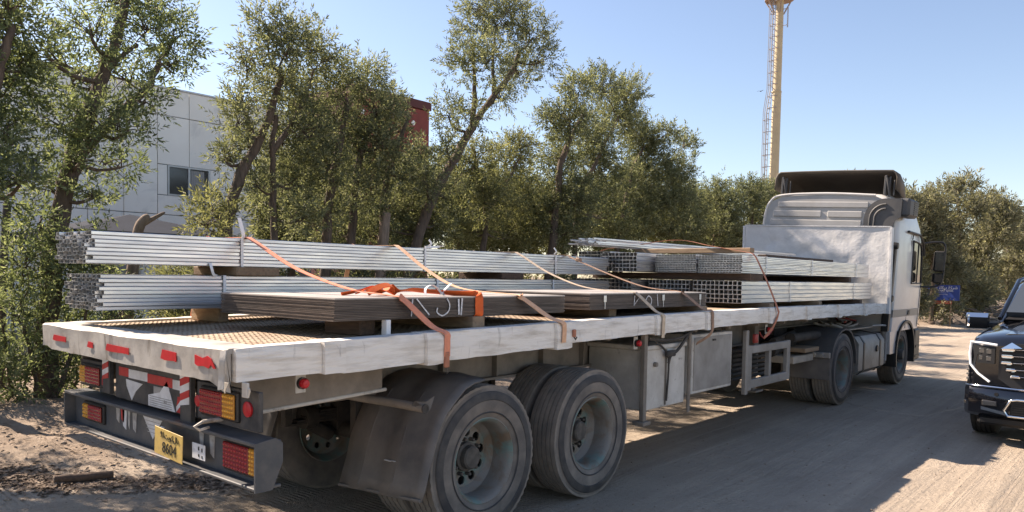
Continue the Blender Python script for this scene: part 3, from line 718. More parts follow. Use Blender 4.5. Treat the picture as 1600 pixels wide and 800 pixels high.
# mudguard behind the rear right wheel
def guard(xa, xb, mirror=False):
    m = MB(); prof = [(1.86, 1.125), (1.76, 1.118), (1.67, 1.085), (1.58, 1.02), (1.495, .925), (1.43, .815), (1.385, .70), (1.35, .58), (1.315, .47), (1.285, .40)]
    nx = 10; V = []; F = []; rg_ = random.Random(8)
    for i, (yy, zz) in enumerate(prof):
        for j in range(nx + 1):
            t = j / nx; x = xa + (xb - xa) * t
            rib = -.026 if j in (2, 3, 6, 7) else 0.0
            dz = -.02 * max(0, (t - .85) / .15) if i < 4 else 0
            V.append((x + rg_.uniform(-.003, .003), yy - .07 * (1 - t) * min(1, i / 4) + rib * .9 + rg_.uniform(-.005, .005), zz + rib * -.4 + dz + rg_.uniform(-.004, .004) - (.02 * (1 - t) if i == len(prof) - 1 else 0)))
    for i in range(len(prof) - 1):
        for j in range(nx): F.append((i * (nx + 1) + j, i * (nx + 1) + j + 1, (i + 1) * (nx + 1) + j + 1, (i + 1) * (nx + 1) + j))
    m.add(V, F); o = TB(m, 'mudguard', 'mudguard', 60)
    sm = o.modifiers.new('thickness', 'SOLIDIFY'); sm.thickness = .012; sm.offset = 0
    return o
guard(-.74, .0); guard(-2.47, -1.76)
for xr in (-.54, -.25):
    m = MB(); m.tube([(xr, yy - .02 - .07 * (-xr / .74), zz) for yy, zz in ((1.58, 1.025), (1.495, .93), (1.43, .82), (1.385, .70), (1.35, .58), (1.315, .47), (1.29, .42))], .013, 6); TB(m, 'guard_rib', 'mudguard', 60)
m = MB(); m.tube([(-.735, 1.21, .385), (-.5, 1.235, .392), (-.25, 1.255, .397), (-.005, 1.28, .402)], .012, 6); TB(m, 'guard_hem', 'mudguard', 60)
m = MB(); m.tube(catmull([(-.75, 1.02, 1.10), (-.62, 1.05, 1.085), (-.55, 1.12, 1.03), (-.48, 1.22, 1.0), (-.30, 1.275, .99), (.02, 1.29, .985)], 5), .028, 10); TB(m, 'guard_bracket', 'chassis', 50)
m = MB(); m.lathe([(.001, .0205), (.018, .0205), (.018, .024), (.029, .024), (.029, .015)], 14, Matrix.Translation((0.0, 1.29, .985))); TB(m, 'pipe_mouth', 'chassis_dark')
m = MB(); m.poly([(-.05, 1.24, 1.0), (.0, 1.22, 1.04), (.02, 1.3, 1.03), (.03, 1.36, 1.06), (.02, 1.33, .97)], (-.006, .004, 0)); TB(m, 'torn_rubber', 'mudguard')
m = MB(); m.box(-.36, -.30, 1.285, 1.30, .60, .605); m.box(-.30, -.26, 1.288, 1.303, .605, .608); TB(m, 'scratch_mark', 'white_refl')

# toolboxes, posts and side frame
m = MB(); m.box(-.72, -.10, 4.13, 4.90, .60, 1.16, .008); tb1 = TB(m, 'toolbox', 'box_steel')
m = MB(); m.box(-.735, -.085, 4.115, 4.915, 1.16, 1.20, .006); TB(m, 'box_lid', 'box_steel', 0, tb1)
m = MB(); m.box(-.098, -.085, 4.50, 4.515, .62, 1.15); m.lathe([(.001, .03), (.022, .03), (.022, -.02)], 10, Matrix.Translation((-.098, 4.30, 1.02))); TB(m, 'box_latch', 'chassis', 0, tb1)
m = MB(); m.box(-.105, -.06, 4.055, 4.11, .52, 1.31, .004); m.box(-.15, -.03, 4.01, 4.14, .485, .52, .004); TB(m, 'support_post', 'chassis')
m = MB(); m.tube([(-.07, 4.93, .50), (-.07, 4.93, 1.30)], .018, 8); TB(m, 'support_post', 'chassis')
m = MB(); m.box(-.66, -.09, 5.03, 5.96, .66, 1.26, .008); tb2 = TB(m, 'toolbox', 'box_steel')
m = MB(); m.box(-.091, -.082, 5.06, 5.93, .69, 1.23, .006); TB(m, 'box_door', 'tank_grey', 0, tb2)
m = MB(); m.box(-.083, -.072, 5.46, 5.53, 1.18, 1.20, .002); TB(m, 'box_latch', 'chassis_dark', 0, tb2)
m = MB(); F0 = (6.38, 7.62, .56, 1.06)
m.box(-.12, -.07, 6.38, 7.62, .98, 1.07, .006); m.box(-.12, -.07, 6.38, 7.62, .58, .68, .006); m.box(-.122, -.068, 6.36, 6.46, .56, 1.075, .006); m.box(-.122, -.068, 7.54, 7.64, .58, 1.075, .006); m.box(-.12, -.07, 6.96, 7.03, .68, .98)
m.box(-.12, -.07, 6.30, 6.37, .52, 1.25, .006); TB(m, 'side_frame', 'tank_grey')
m = MB()
for i in range(7): m.tube([(-.30, 6.42 + .0, .66 + i * .055), (-.30, 7.55, .66 + i * .055)], .02, 8)
m.tube([(-.55, 6.6, .80), (-.55, 7.4, .80)], .16, 16); TB(m, 'air_tank', 'chassis_dark', 40)
# landing legs
for x in (-.62, -1.88):
    m = MB(); m.box(x - .06, x + .06, 7.70, 7.83, .55, 1.30, .006); m.box(x - .045, x + .045, 7.72, 7.81, .38, .55, .004); m.box(x - .12, x + .12, 7.64, 7.88, .355, .38, .004); TB(m, 'landing_leg', 'chassis')
# straps and hoses hanging under the rail
m = MB(); m.tube(catmull([(-.06, 4.12, 1.27), (-.06, 4.40, 1.24), (-.06, 4.72, 1.25), (-.05, 4.95, 1.31)], 5), .014, 6); m.tube(catmull([(-.06, 4.2, 1.26), (-.06, 4.42, 1.15), (-.07, 4.52, 1.02), (-.075, 4.5, .66)], 5), .010, 6)
m.tube(catmull([(-.05, 4.86, 1.27), (-.05, 4.66, 1.14), (-.06, 4.54, 1.09), (-.06, 4.50, 1.02)], 5), .015, 6); m.box(-.075, -.045, 4.45, 4.62, 1.08, 1.14, .01); TB(m, 'hanging_cable', 'chassis_dark', 50)
m = MB(); m.tube(catmull([(-.05, 6.6, 1.22), (-.05, 6.72, 1.15), (-.06, 6.90, 1.18), (-.05, 7.0, 1.24)], 5), .009, 6); m.box(-.09, -.05, 6.50, 6.58, 1.10, 1.20, .006); TB(m, 'hanging_cable', 'hose_red', 50)

# headboard
HB = 11.76; rg = random.Random(21); m = MB(); V = []; F = []; nx, nz = 60, 34
hv = VNoise(31)
for j in range(nz + 1):
    for i in range(nx + 1):
        tx, tz = i / nx, j / nz; x = -2.5 + 2.5 * tx; zt = 2.83 - .10 * tx; z = 1.46 + (zt - 1.46) * tz
        d = float(hv(np.array([x * 2.2 + 9]), np.array([z * 2.6]))[0] - .5) * .022 + float(hv(np.array([x * 6 + 3]), np.array([z * 6]))[0] - .5) * .022
        e = min(tx, 1 - tx, tz, 1 - tz) * 8
        V.append((x, HB + d * min(1, e), z))
nv = len(V); V += [(x, HB + .06, z) for x, _, z in V]
for j in range(nz):
    for i in range(nx):
        a = j * (nx + 1) + i; F.append((a, a + 1, a + nx + 2, a + nx + 1)); F.append(tuple(nv + q_ for q_ in (a + nx + 1, a + nx + 2, a + 1, a)))
bd = [i for i in range(nx + 1)] + [j * (nx + 1) + nx for j in range(1, nz + 1)] + [nz * (nx + 1) + i for i in range(nx - 1, -1, -1)] + [j * (nx + 1) for j in range(nz - 1, 0, -1)]
for i in range(len(bd)):
    a, b_ = bd[i], bd[(i + 1) % len(bd)]; F.append((a, nv + a, nv + b_, b_))
m.add(V, F); TB(m, 'headboard', 'head_white', 60)
m = MB(); m.poly([(-.0, HB - .03, 1.30), (-.0, HB - .03, 2.73), (.035, HB - .03, 2.73), (.035, HB - .03, 1.30)], (0, .11, 0)); TB(m, 'headboard_post', 'head_white')
m = MB(); m.poly([(-2.535, HB - .03, 1.30), (-2.535, HB - .03, 2.83), (-2.501, HB - .03, 2.83), (-2.501, HB - .03, 1.30)], (0, .11, 0)); TB(m, 'headboard_post', 'head_white')
m = MB(); m.poly([(-2.50, HB - .012, 2.832), (0.0, HB - .012, 2.732), (0, HB - .012, 2.752), (-2.50, HB - .012, 2.852)], (0, .085, 0)); TB(m, 'headboard_cap', 'head_white')

# ------------------------------------------------------------------ attach helper for things modelled in world space
def wmat(o):
    return (wmat(o.parent) @ o.matrix_parent_inverse if o.parent else Matrix.Identity(4)) @ o.matrix_basis
def att(o, parent):
    o.parent = parent; o.matrix_parent_inverse = wmat(parent).inverted(); return o
def PB(mb, name, m, parent, smooth=0): return att(mb.build(name, m, None, smooth), parent)
def ringloft(rings, cap=True):
    m = MB(); n = len(rings[0]); V = [p for r_ in rings for p in r_]; F = []
    for i in range(len(rings) - 1):
        for k in range(n): F.append((i * n + k, i * n + (k + 1) % n, (i + 1) * n + (k + 1) % n, (i + 1) * n + k))
    if cap: F += [tuple(range(n))[::-1], tuple((len(rings) - 1) * n + k for k in range(n))]
    m.add(V, F); return m
def rrect(x0, x1, y0, y1, z, r_, n=5):
    out = []
    for cx, cy, a0 in ((x1 - r_, y1 - r_, 0), (x0 + r_, y1 - r_, 90), (x0 + r_, y0 + r_, 180), (x1 - r_, y0 + r_, 270)):
        for k in range(n + 1):
            a = R(a0 + 90 * k / n); out.append((cx + r_ * math.cos(a), cy + r_ * math.sin(a), z))
    return out

# ------------------------------------------------------------------ truck tractor
tk = thing('truck_tractor', 'white and grey truck tractor coupled to the front of the flatbed trailer', 'truck', (-1.25, 12.0, 0))
CX0, CX1 = -2.47, -.02
rings = [rrect(CX0, CX1, 12.05, 14.02, .98, .10), rrect(CX0, CX1, 12.05, 14.06, 1.35, .12), rrect(CX0, CX1, 12.05, 14.04, 1.9, .14), rrect(CX0 + .02, CX1 - .02, 12.05, 13.92, 2.5, .16),
         rrect(CX0 + .05, CX1 - .05, 12.06, 13.80, 2.85, .18), rrect(CX0 + .10, CX1 - .10, 12.08, 13.62, 3.10, .20), rrect(CX0 + .18, CX1 - .18, 12.12, 13.42, 3.28, .22), rrect(CX0 + .32, CX1 - .32, 12.22, 13.2, 3.38, .22)]
PB(ringloft(rings), 'cab', 'cab_white', tk, 50)
# rear upper panel with pressed ribs
def rp(x, z): # taper of the rear wall
    t = (z - 2.6) / .8; return (-1.245 + (x + 1.245) * (1 - .10 * max(0, t) ** 2 * 1.6), 12.035 + .08 * max(0, t - .7), z)
m = MB(); pts = []
for x, z in ((-2.36, 2.55), (-.10, 2.55), (-.12, 3.0), (-.20, 3.22), (-.45, 3.33), (-1.25, 3.36), (-2.05, 3.33), (-2.27, 3.22), (-2.34, 3.0)): pts.append((x, 12.03, z))
m.poly(pts, (0, .05, 0)); PB(m, 'rear_panel', 'cab_grey', tk)
for (xa, xb, za, zb) in ((-2.24, -.64, 2.80, 2.91), (-2.20, -1.33, 2.96, 3.07), (-1.22, -.64, 2.96, 3.07), (-2.12, -.55, 3.13, 3.23)):
    m = MB(); m.box(xa, xb, 12.010, 12.032, za, zb, .020); PB(m, 'pressed_rib', 'cab_grey', tk)
m = MB(); m.tube(catmull([(-2.37, 12.03, 2.55), (-2.35, 12.03, 3.0), (-2.27, 12.03, 3.23), (-2.05, 12.03, 3.345), (-1.25, 12.03, 3.375), (-.45, 12.03, 3.345)], 6), .022, 8); PB(m, 'roof_lip', 'cab_white', tk, 50)
# curved air intake at the right rear
m = MB(); pts = [(-.60, 12.0, 2.55), (-.60, 12.0, 2.95)]
for k in range(9):
    a = R(180 - 90 * k / 8); pts.append((-.26 + .34 * math.cos(a), 12.0, 2.95 + .34 * math.sin(a)))
pts += [(-.02, 12.0, 3.29), (-.02, 12.0, 2.98), (-.10, 12.0, 2.93), (-.13, 12.0, 2.85), (-.13, 12.0, 2.55)]
m.poly(pts, (0, .03, 0)); it = PB(m, 'air_intake', 'cab_dark', tk)
for s_ in (.72, .5):
    m = MB(); pp = [(-.60 + .34 * (1 - s_), 11.99, 2.6)]
    for k in range(9):
        a = R(180 - 90 * k / 8); pp.append((-.26 + .34 * s_ * math.cos(a), 11.99, 2.95 + .34 * s_ * math.sin(a)))
    m.tube(pp, .016, 6); PB(m, 'intake_rib', 'cab_dark', it, 50)
m = MB(); m.box(-.10, .10, 12.02, 12.62, 2.99, 3.30, .04); ib = PB(m, 'intake_box', 'cab_dark', tk)
m = MB()
for k in range(7): m.box(.100, .108, 12.30, 12.58, 3.03 + k * .036, 3.05 + k * .036)
PB(m, 'intake_grille', 'cab_black', ib)
# roof deflector: hollow shell, open to the rear
def dsec(y_, top, wid, low):
    out = []; cx = -1.22
    P_ = [(-1, low), (-1, top - .10), (-.975, top - .035), (-.93, top - .006), (-.5, top), (0, top + .004), (.5, top), (.93, top - .006), (.975, top - .035), (1, top - .10), (1, low)]
    return [(cx + a * wid, y_, z) for a, z in P_]
secs = [dsec(12.18, 3.765, 1.03, 3.46), dsec(12.5, 3.76, 1.01, 3.42), dsec(12.9, 3.68, .97, 3.36), dsec(13.25, 3.54, .91, 3.30), dsec(13.5, 3.38, .84, 3.24)]
m = MB(); V = [p for s_ in secs for p in s_]; n = 11
F = [(i * n + k, i * n + k + 1, (i + 1) * n + k + 1, (i + 1) * n + k) for i in range(len(secs) - 1) for k in range(n - 1)]
m.add(V, F); df = PB(m, 'roof_deflector', 'deflector', tk, 50); sm = df.modifiers.new('thickness', 'SOLIDIFY'); sm.thickness = .03; sm.offset = 1
for x in (-2.14, -.36):
    m = MB(); m.box(x - .02, x + .02, 12.19, 12.25, 3.36, 3.70, .006); m.box(x + .05, x + .08, 12.21, 12.27, 3.34, 3.68, .006); m.tube([(x + .02, 12.2, 3.66), (x + .07, 12.22, 3.38)], .02, 8); m.tube([(x + .14, 12.22, 3.36), (x + .14, 12.22, 3.62)], .012, 6); PB(m, 'deflector_strut', 'cab_dark', tk)
# cab side: door, window, seams, band (both sides)
for sgn, X in ((1, CX1), (-1, CX0)):
    def sx(d): return X + sgn * d
    for (ya, za, yb, zb) in ((13.02, 1.02, 13.02, 2.64), (13.02, 2.65, 13.1, 2.74), (13.86, 1.02, 13.86, 1.95)):
        m = MB(); m.tube([(sx(.001) - sgn * (.018 if za > 2.4 else 0), ya, za), (sx(.001) - sgn * (.028 if zb > 2.6 else .018 if zb > 2.4 else 0), yb, zb)], .008, 6); PB(m, 'door_seam', 'cab_black', tk)
    m = MB(); m.poly([(sx(.004), 13.14, 1.90), (sx(.004), 13.80, 1.90), (sx(-.012), 13.74, 2.45), (sx(-.016), 13.62, 2.58), (sx(-.018), 13.14, 2.62)], (-sgn * .03, 0, 0)); wd = PB(m, 'side_window', 'glass_dark', tk)
    m = MB(); m.tube([(sx(.006), 13.12, 1.88), (sx(.006), 13.82, 1.88), (sx(-.01), 13.76, 2.46), (sx(-.014), 13.63, 2.60), (sx(-.016), 13.12, 2.64), (sx(.006), 13.12, 1.88)], .016, 6); m.tube([(sx(.004), 13.50, 1.88), (sx(-.014), 13.50, 2.62)], .012, 6); PB(m, 'window_frame', 'cab_black', wd)
    m = MB(); m.box(sx(-.01), sx(.005), 12.10, 13.0, 1.27, 1.42, .004); m.box(sx(-.01), sx(.005), 13.04, 13.84, 1.27, 1.42, .004); PB(m, 'grey_band', 'cab_band', tk)
    m = MB(); m.box(sx(.004), sx(.02), 13.08, 13.20, 1.30, 1.39, .004); PB(m, 'door_handle', 'cab_black', tk)
    m = MB(); m.tube([(sx(-.02), 12.7, 2.78), (sx(-.02), 13.55, 2.76), (sx(.0), 13.78, 2.62), (sx(.01), 13.86, 2.40)], .022, 6); PB(m, 'rain_gutter', 'cab_black', tk, 50)
    # mirrors on a tubular frame
    m = MB(); m.tube(catmull([(sx(.0), 13.80, 2.62), (sx(.16), 13.95, 2.66), (sx(.30), 14.02, 2.62), (sx(.32), 14.03, 2.3), (sx(.31), 14.02, 1.95), (sx(.22), 13.98, 1.84), (sx(.01), 13.84, 1.82)], 6), .018, 8); mr = PB(m, 'mirror_frame', 'cab_black', tk, 60)
    m = MB(); m.box(sx(.14), sx(.33), 13.98, 14.08, 2.12, 2.50, .03); PB(m, 'mirror', 'cab_black', mr); m = MB(); m.box(sx(.14), sx(.33), 13.99, 14.08, 1.90, 2.09, .03); PB(m, 'mirror', 'cab_black', mr)
    m = MB(); m.box(sx(.155), sx(.315), 13.972, 13.9785, 2.14, 2.48); m.box(sx(.155), sx(.315), 13.982, 13.9885, 1.92, 2.07); PB(m, 'mirror_glass', 'glass_dark', mr)
    # skirt behind the front wheel, arch, steps
    m = MB(); m.poly([(sx(0), 12.06, .985), (sx(0), 12.52, .985), (sx(0), 12.44, .80), (sx(0), 12.42, .60), (sx(0), 12.10, .60)], (-sgn * .10, 0, 0)); PB(m, 'cab_skirt', 'cab_white', tk)
    m = MB(); V = []; F = []; na = 14
    for i in range(na + 1):
        a = R(195 - 210 * i / na)
        for xx, rr in ((sx(.03), .61), (sx(-.42), .61), (sx(-.42), .645), (sx(.03), .66)): V.append((xx, 13.06 + rr * math.cos(a), .53 + rr * math.sin(a)))
    for i in range(na):
        for k in range(4): F.append((i * 4 + k, i * 4 + (k + 1) % 4, i * 4 + 4 + (k + 1) % 4, i * 4 + 4 + k))
    F += [(3, 2, 1, 0), tuple(na * 4 + k for k in range(4))]; m.add(V, F); PB(m, 'wheel_arch', 'cab_black', tk, 40)
    m = MB(); m.box(sx(.02), sx(-.35), 13.72, 14.10, .38, .97, .03); m.box(sx(.035), sx(-.1), 13.76, 14.02, .62, .66); m.box(sx(.035), sx(-.1), 13.74, 14.04, .44, .48); PB(m, 'cab_step', 'cab_black', tk)
m = MB(); m.box(-2.44, -.05, 13.92, 14.22, .38, .97, .05); PB(m, 'front_bumper', 'cab_grey', tk)
m = MB(); m.poly([(-2.30, 14.062, 1.95), (-.19, 14.062, 1.95), (-.25, 13.84, 2.80), (-2.24, 13.84, 2.80)], (0, .012, .003)); PB(m, 'windscreen', 'glass_dark', tk)
m = MB(); m.box(-2.1, -.4, 14.055, 14.085, 1.1, 1.75, .02); PB(m, 'front_grille', 'cab_black', tk)
for x in (-2.25, -.25):
    m = MB(); m.box(x - .16, x + .16, 14.2, 14.235, .58, .78, .02); PB(m, 'headlamp', 'lamp_clear', tk)
# dark gap column behind cab, rear cab brackets
m = MB(); m.box(-.14, -.03, 11.93, 12.045, 1.0, 2.55, .01); PB(m, 'cab_side_column', 'cab_black', tk); m = MB(); m.box(-2.46, -2.35, 11.93, 12.045, 1.0, 2.55, .01); PB(m, 'cab_side_column', 'cab_black', tk)
m = MB(); m.lathe([(.001, .03), (.05, .03), (.06, .0), (.06, -.06)], 12, Matrix.Translation((-.03, 11.96, 2.50))); m.lathe([(.001, .03), (.05, .03), (.06, .0), (.06, -.06)], 12, Matrix.Translation((-.03, 11.96, 1.62))); PB(m, 'side_light', 'cab_black', tk, 40)
m = MB(); m.tube([(-.10, 12.0, .95), (-.10, 11.98, 1.55)], .055, 14); m.tube([(-.10, 12.01, .45), (-.10, 12.0, .95)], .04, 12); PB(m, 'intake_pipe', 'tank_grey', tk, 40)
# chassis
m = MB()
for x in (-.86, -1.64): m.box(x - .04, x + .04, 7.75, 13.9, .74, 1.00)
for yy in (7.8, 8.6, 9.4, 10.6, 11.6, 12.6): m.box(-1.6, -.9, yy, yy + .08, .78, .96)
PB(m, 'chassis_frame', 'chassis_dark', tk)
m = MB(); m.lathe([(.001, .04), (.44, .04), (.46, .02), (.46, -.03), (.001, -.03)], 28, Matrix.Translation((-1.25, 9.35, 1.16)) @ Matrix.Rotation(-math.pi / 2, 4, 'Y')); m.box(-1.65, -.85, 9.1, 9.6, 1.0, 1.13, .01); PB(m, 'fifth_wheel', 'chassis_dark', tk, 30)
m = MB(); m.tube([(-2.1, 9.79, TR), (-.4, 9.79, TR)], .09, 12); m.lathe([(.05, .3), (.2, .16), (.24, 0), (.2, -.16), (.05, -.3)], 16, Matrix.Translation((-1.25, 9.79, TR))); PB(m, 'axle', 'chassis_dark', tk, 40); m = MB(); m.tube([(-2.1, 13.06, TR), (-.4, 13.06, TR)], .05, 10); PB(m, 'axle', 'chassis_dark', tk, 40); m = MB(); m.box(-1.6, -.9, 12.3, 13.9, .6, 1.0); PB(m, 'engine_block', 'chassis_dark', tk)
for side, xx in ((1, -.22), (-1, -2.28)):
    w_ = wheel(tk, xx + 1.25, 9.79 - 12, side, True, True); w2 = wheel(tk, xx + 1.25, 13.06 - 12, side, False, False)
for sgn, xa, xb in ((1, -.74, -.06), (-1, -2.44, -1.76)):
    m = MB(); V = []; F = []; na = 12
    for i in range(na + 1):
        a = R(178 - 176 * i / na)
        for xx, rr in ((xb, .585), (xa, .585), (xa, .605), (xb, .61)): V.append((xx, 9.79 + rr * math.cos(a), .55 + rr * math.sin(a)))
    for i in range(na):
        for k in range(4): F.append((i * 4 + k, i * 4 + (k + 1) % 4, i * 4 + 4 + (k + 1) % 4, i * 4 + 4 + k))
    F += [(3, 2, 1, 0), tuple(na * 4 + k for k in range(4))]; m.add(V, F); PB(m, 'drive_fender', 'cab_dark', tk, 40)
    m = MB(); m.box(xa - .02, xb, 9.155, 9.175, .42, .73, .004); PB(m, 'mud_flap', 'mudguard', tk)
    m = MB(); m.box(xa, xb, 9.12, 9.17, .735, .815, .006); lb = PB(m, 'lamp_bar', 'tank_grey', tk)
    for k in range(4):
        m = MB(); m.lathe([(.001, .03), (.03, .03), (.036, .01), (.036, -.01)], 12, Matrix.Translation((xa + .24 + k * .11, 9.12, .775)) @ Matrix.Rotation(-math.pi / 2, 4, 'Z')); PB(m, 'tail_lamp', 'tank_grey' if k % 2 else 'pale_plate', lb, 40)
    m = MB(); m.box(xa - .02, xb - .14, 8.55, 9.10, .84, .90, .008); PB(m, 'timber_plank', 'timber', tk)
    m = MB(); m.box(xa + .02, xb - .2, 8.3, 9.05, .70, .80, .01); PB(m, 'tool_tray', 'pale_plate', tk)
    m = MB(); m.tube([(xa + .15, 8.2, .88), (xa + .15, 9.0, .98)], .12, 14); m.tube([(xa + .42, 8.3, 1.06), (xa + .42, 9.3, 1.06)], .07, 12); m.tube([(xa + .30, 8.0, 1.02), (xa + .30, 8.7, 1.10)], .05, 10); PB(m, 'air_tank', 'chassis_dark', tk, 40)
    m = ringloft([[(x_, yy, z_) for x_, z_ in ((xb - .55, .47), (xb - .50, .40), (xb - .08, .37), (xb - .0, .44), (xb + .0, .86), (xb - .07, .97), (xb - .45, 1.03), (xb - .55, .95))] for yy in (10.48, 10.52, 11.86, 11.90)]); ft = PB(m, 'fuel_tank', 'tank_grey', tk, 35)
    for yy in (10.72, 11.62):
        m = ringloft([[(x_ + d_, y2, z_) for x_, z_, d_ in ((xb - .55, .455, -.006), (xb - .50, .385, 0), (xb - .08, .358, 0), (xb + .008, .44, 0), (xb + .008, .865, 0), (xb - .07, .98, 0), (xb - .45, 1.04, 0), (xb - .55, .96, -.006))] for y2 in (yy, yy + .06)]); PB(m, 'tank_strap', 'cab_black', ft, 20)
    m = MB(); m.lathe([(.001, .02), (.05, .02), (.055, 0)], 14, Matrix.Translation((xb + .001, 11.45, .74))); PB(m, 'tank_cap', 'cab_black', ft, 40)
    m = MB(); m.tube(catmull([(xb - .12, 11.55, 1.12), (xb - .02, 11.9, 1.12), (xb, 11.98, 1.05), (xb, 11.99, .5)], 5), .018, 8); m.box(xb - .3, xb, 11.96, 12.03, .80, .82); m.box(xb - .3, xb, 11.96, 12.03, .52, .54); PB(m, 'step_ladder', 'box_steel', tk, 40)
m = MB(); m.box(-1.9, -.18, 9.95, 11.75, 1.085, 1.11, .006); PB(m, 'catwalk', 'pale_plate', tk)
m = MB()
for x, mm in ((-.35, 0), (-.45, 0), (-.6, 0)):
    pts = [(x + .1 * math.sin(k * 1.3), 10.0 + k * .16, 1.16 + .035 * math.cos(k * 1.9)) for k in range(9)]
    m.tube(catmull(pts, 3), .022, 6)
PB(m, 'coiled_hose', 'pale_plate', tk, 50)
m = MB(); m.tube(catmull([(-.9, 11.7, 1.32), (-.6, 11.3, 1.14), (-.4, 10.9, 1.2), (-.3, 10.5, 1.22)], 5), .016, 6); m.tube(catmull([(-.9, 11.8, 1.35), (-.5, 11.5, 1.2), (-.35, 11.2, 1.22), (-.5, 10.8, 1.28)], 5), .014, 6); PB(m, 'air_hose', 'hose_red', tk, 50)
def lean(o, k=.055):                      # the cab sits a few degrees over to its right
    for ch in o.children:
        if ch.name.split('.')[0] == 'wheel': continue
        for v in ch.data.vertices:
            x, y_, z = v.co; t = min(1, max(0, (z - .95) / .5)); v.co.x = x + k * max(0, z - 1.0); v.co.z = z - k * (x + 1.25) * t
        ch.data.update(); lean(ch, k)
lean(tk)

# ------------------------------------------------------------------ the load
random.seed(11)
tube_cache = {}
def tube_mesh(cw, ch, L_, t=.0026):
    key = (cw, ch, L_)
    if key not in tube_cache:
        a, b_ = cw * .487, ch * .474; V = []; c_ = min(.0035, ch * .16)
        def oct8(p, q_, c): return [(-p + c, -q_), (p - c, -q_), (p, -q_ + c), (p, q_ - c), (p - c, q_), (-p + c, q_), (-p, q_ - c), (-p, -q_ + c)]
        for yy in (0, L_):
            for ring in (oct8(a, b_, c_), oct8(a - t, b_ - t, c_ * .5)): V += [(x_, yy, z_) for x_, z_ in ring]
        F = []
        for k in range(8):
            k2 = (k + 1) % 8
            F += [(k, k2, 16 + k2, 16 + k), (8 + k2, 8 + k, 24 + k, 24 + k2), (k2, k, 8 + k, 8 + k2), (16 + k, 16 + k2, 24 + k2, 24 + k)]
        m = MB(); m.add(V, F); tube_cache[key] = m.mesh('tube', 'galv')
    return tube_cache[key]
def bundle(label, x0, z0, y0, L_, nc, nr, cw, ch, jit, group, bands=(), shear=.0):
    b_ = thing('tube_bundle', label, 'tube bundle', (x0 + nc * cw / 2, y0, z0), group)
    me = tube_mesh(cw, ch, L_)
    for r_ in range(nr):
        off = random.uniform(-1, 1) * shear
        for c in range(nc):
            o = link('tube', me, b_)
            o.location = ((c + .5 - nc / 2) * cw + off, random.uniform(-jit, jit), (r_ + .5) * ch)
            o.rotation_euler = (0, 0, random.uniform(-1, 1) * .0006)
    W_, H_ = nc * cw / 2 + .004 + shear, nr * ch
    for yy in bands:
        m = MB(); m.ribbon([(-W_, yy, -.003), (-W_, yy, H_ + .003), (W_, yy, H_ + .003), (W_, yy, -.003), (-W_, yy, -.003)], (0, 1, 0), .022, .002); m.build('band', 'band_white', b_)
    return b_
gl = 'steel tube bundles on the flatbed'
A = bundle('upper of two long bundles of flat galvanised tubes overhanging the trailer rear', -2.30, 1.850, .03, 5.97, 11, 8, .050, .0262, .03, gl, (1.05, 2.9, 4.9), .004)
B = bundle('lower of two long bundles of flat galvanised tubes at the trailer rear', -2.30, 1.545, .09, 5.95, 11, 9, .050, .0262, .03, gl, (.85, 3.0, 4.8), .006)
bundle('upper front bundle of fine flat tubes nearest the right side rail', -.79, 1.895, 6.50, 5.0, 14, 10, .0392, .0210, .008, gl, (.7, 2.3, 4.3), .006)
bundle('upper front bundle of fine flat tubes, second from the right side rail', -1.36, 1.900, 6.48, 5.0, 14, 10, .0392, .0216, .008, gl, (2.0,), .008)
bundle('upper front bundle of square tubes jutting out beside the fine tubes', -1.91, 1.900, 6.10, 5.5, 10, 5, .0510, .0460, .008, gl, (2.0,), .003)
bundle('leftmost upper front bundle of square tubes, mostly hidden by the long bundle', -2.44, 1.930, 6.35, 5.2, 10, 5, .0490, .0460, .008, gl, (2.0,), .003)
bundle('lower front bundle of big square tubes nearest the right side rail', -.85, 1.545, 6.50, 5.18, 11, 5, .0560, .0520, .006, gl, (1.5, 4.2), .004)
bundle('lower front bundle of big square tubes, second from the right side rail', -1.46, 1.545, 6.50, 5.18, 11, 5, .0510, .0520, .006, gl, (2.0,), .003)
bundle('lower front bundle of square tubes at the left rail under the jutting bundle', -2.36, 1.550, 6.20, 5.3, 14, 5, .0590, .0515, .006, gl, (2.0,), .003)
# loose band ends that stick up from the bundles
def band_end(parent, pts, w=.02):
    m = MB(); m.ribbon(catmull(pts, 5), (0, 1, .2), w, .002); PB(m, 'band_end', 'band_white', parent, 40)
band_end(A, [(-1.74, 1.085, 2.06), (-1.73, 1.08, 2.10), (-1.75, 1.06, 2.21)], .028); band_end(A, [(-1.74, .83, 1.87), (-1.72, .83, 1.83), (-1.73, .85, 1.79), (-1.74, .88, 1.78)])
band_end(A, [(-1.75, 2.93, 2.07), (-1.74, 3.0, 2.10), (-1.75, 2.98, 2.14)]); band_end(A, [(-1.75, 2.93, 2.07), (-1.74, 3.1, 2.08), (-1.75, 3.16, 2.09)]); band_end(A, [(-1.75, 4.9, 2.07), (-1.74, 4.93, 2.10), (-1.75, 4.90, 2.14)])
# thin loose tubes lying across the top of the front stack
lt = thing('tube_bundle', 'loose handful of thin tubes lying on top of the front stack', 'tube bundle', (-1.5, 6.4, 2.2), gl)
tm = tube_mesh(.021, .021, 4.9, .002)
for i in range(34):
    o = link('tube', tm, lt); r_ = i % 4
    o.location = (-.80 + .026 * (i // 4) * 1.8 + random.uniform(-.02, .02), random.uniform(-.5, -.1), .035 + .022 * r_ + random.uniform(0, .006))
    o.rotation_euler = (random.uniform(-.006, .002) - .006, 0, random.uniform(-.03, .03) - .12)

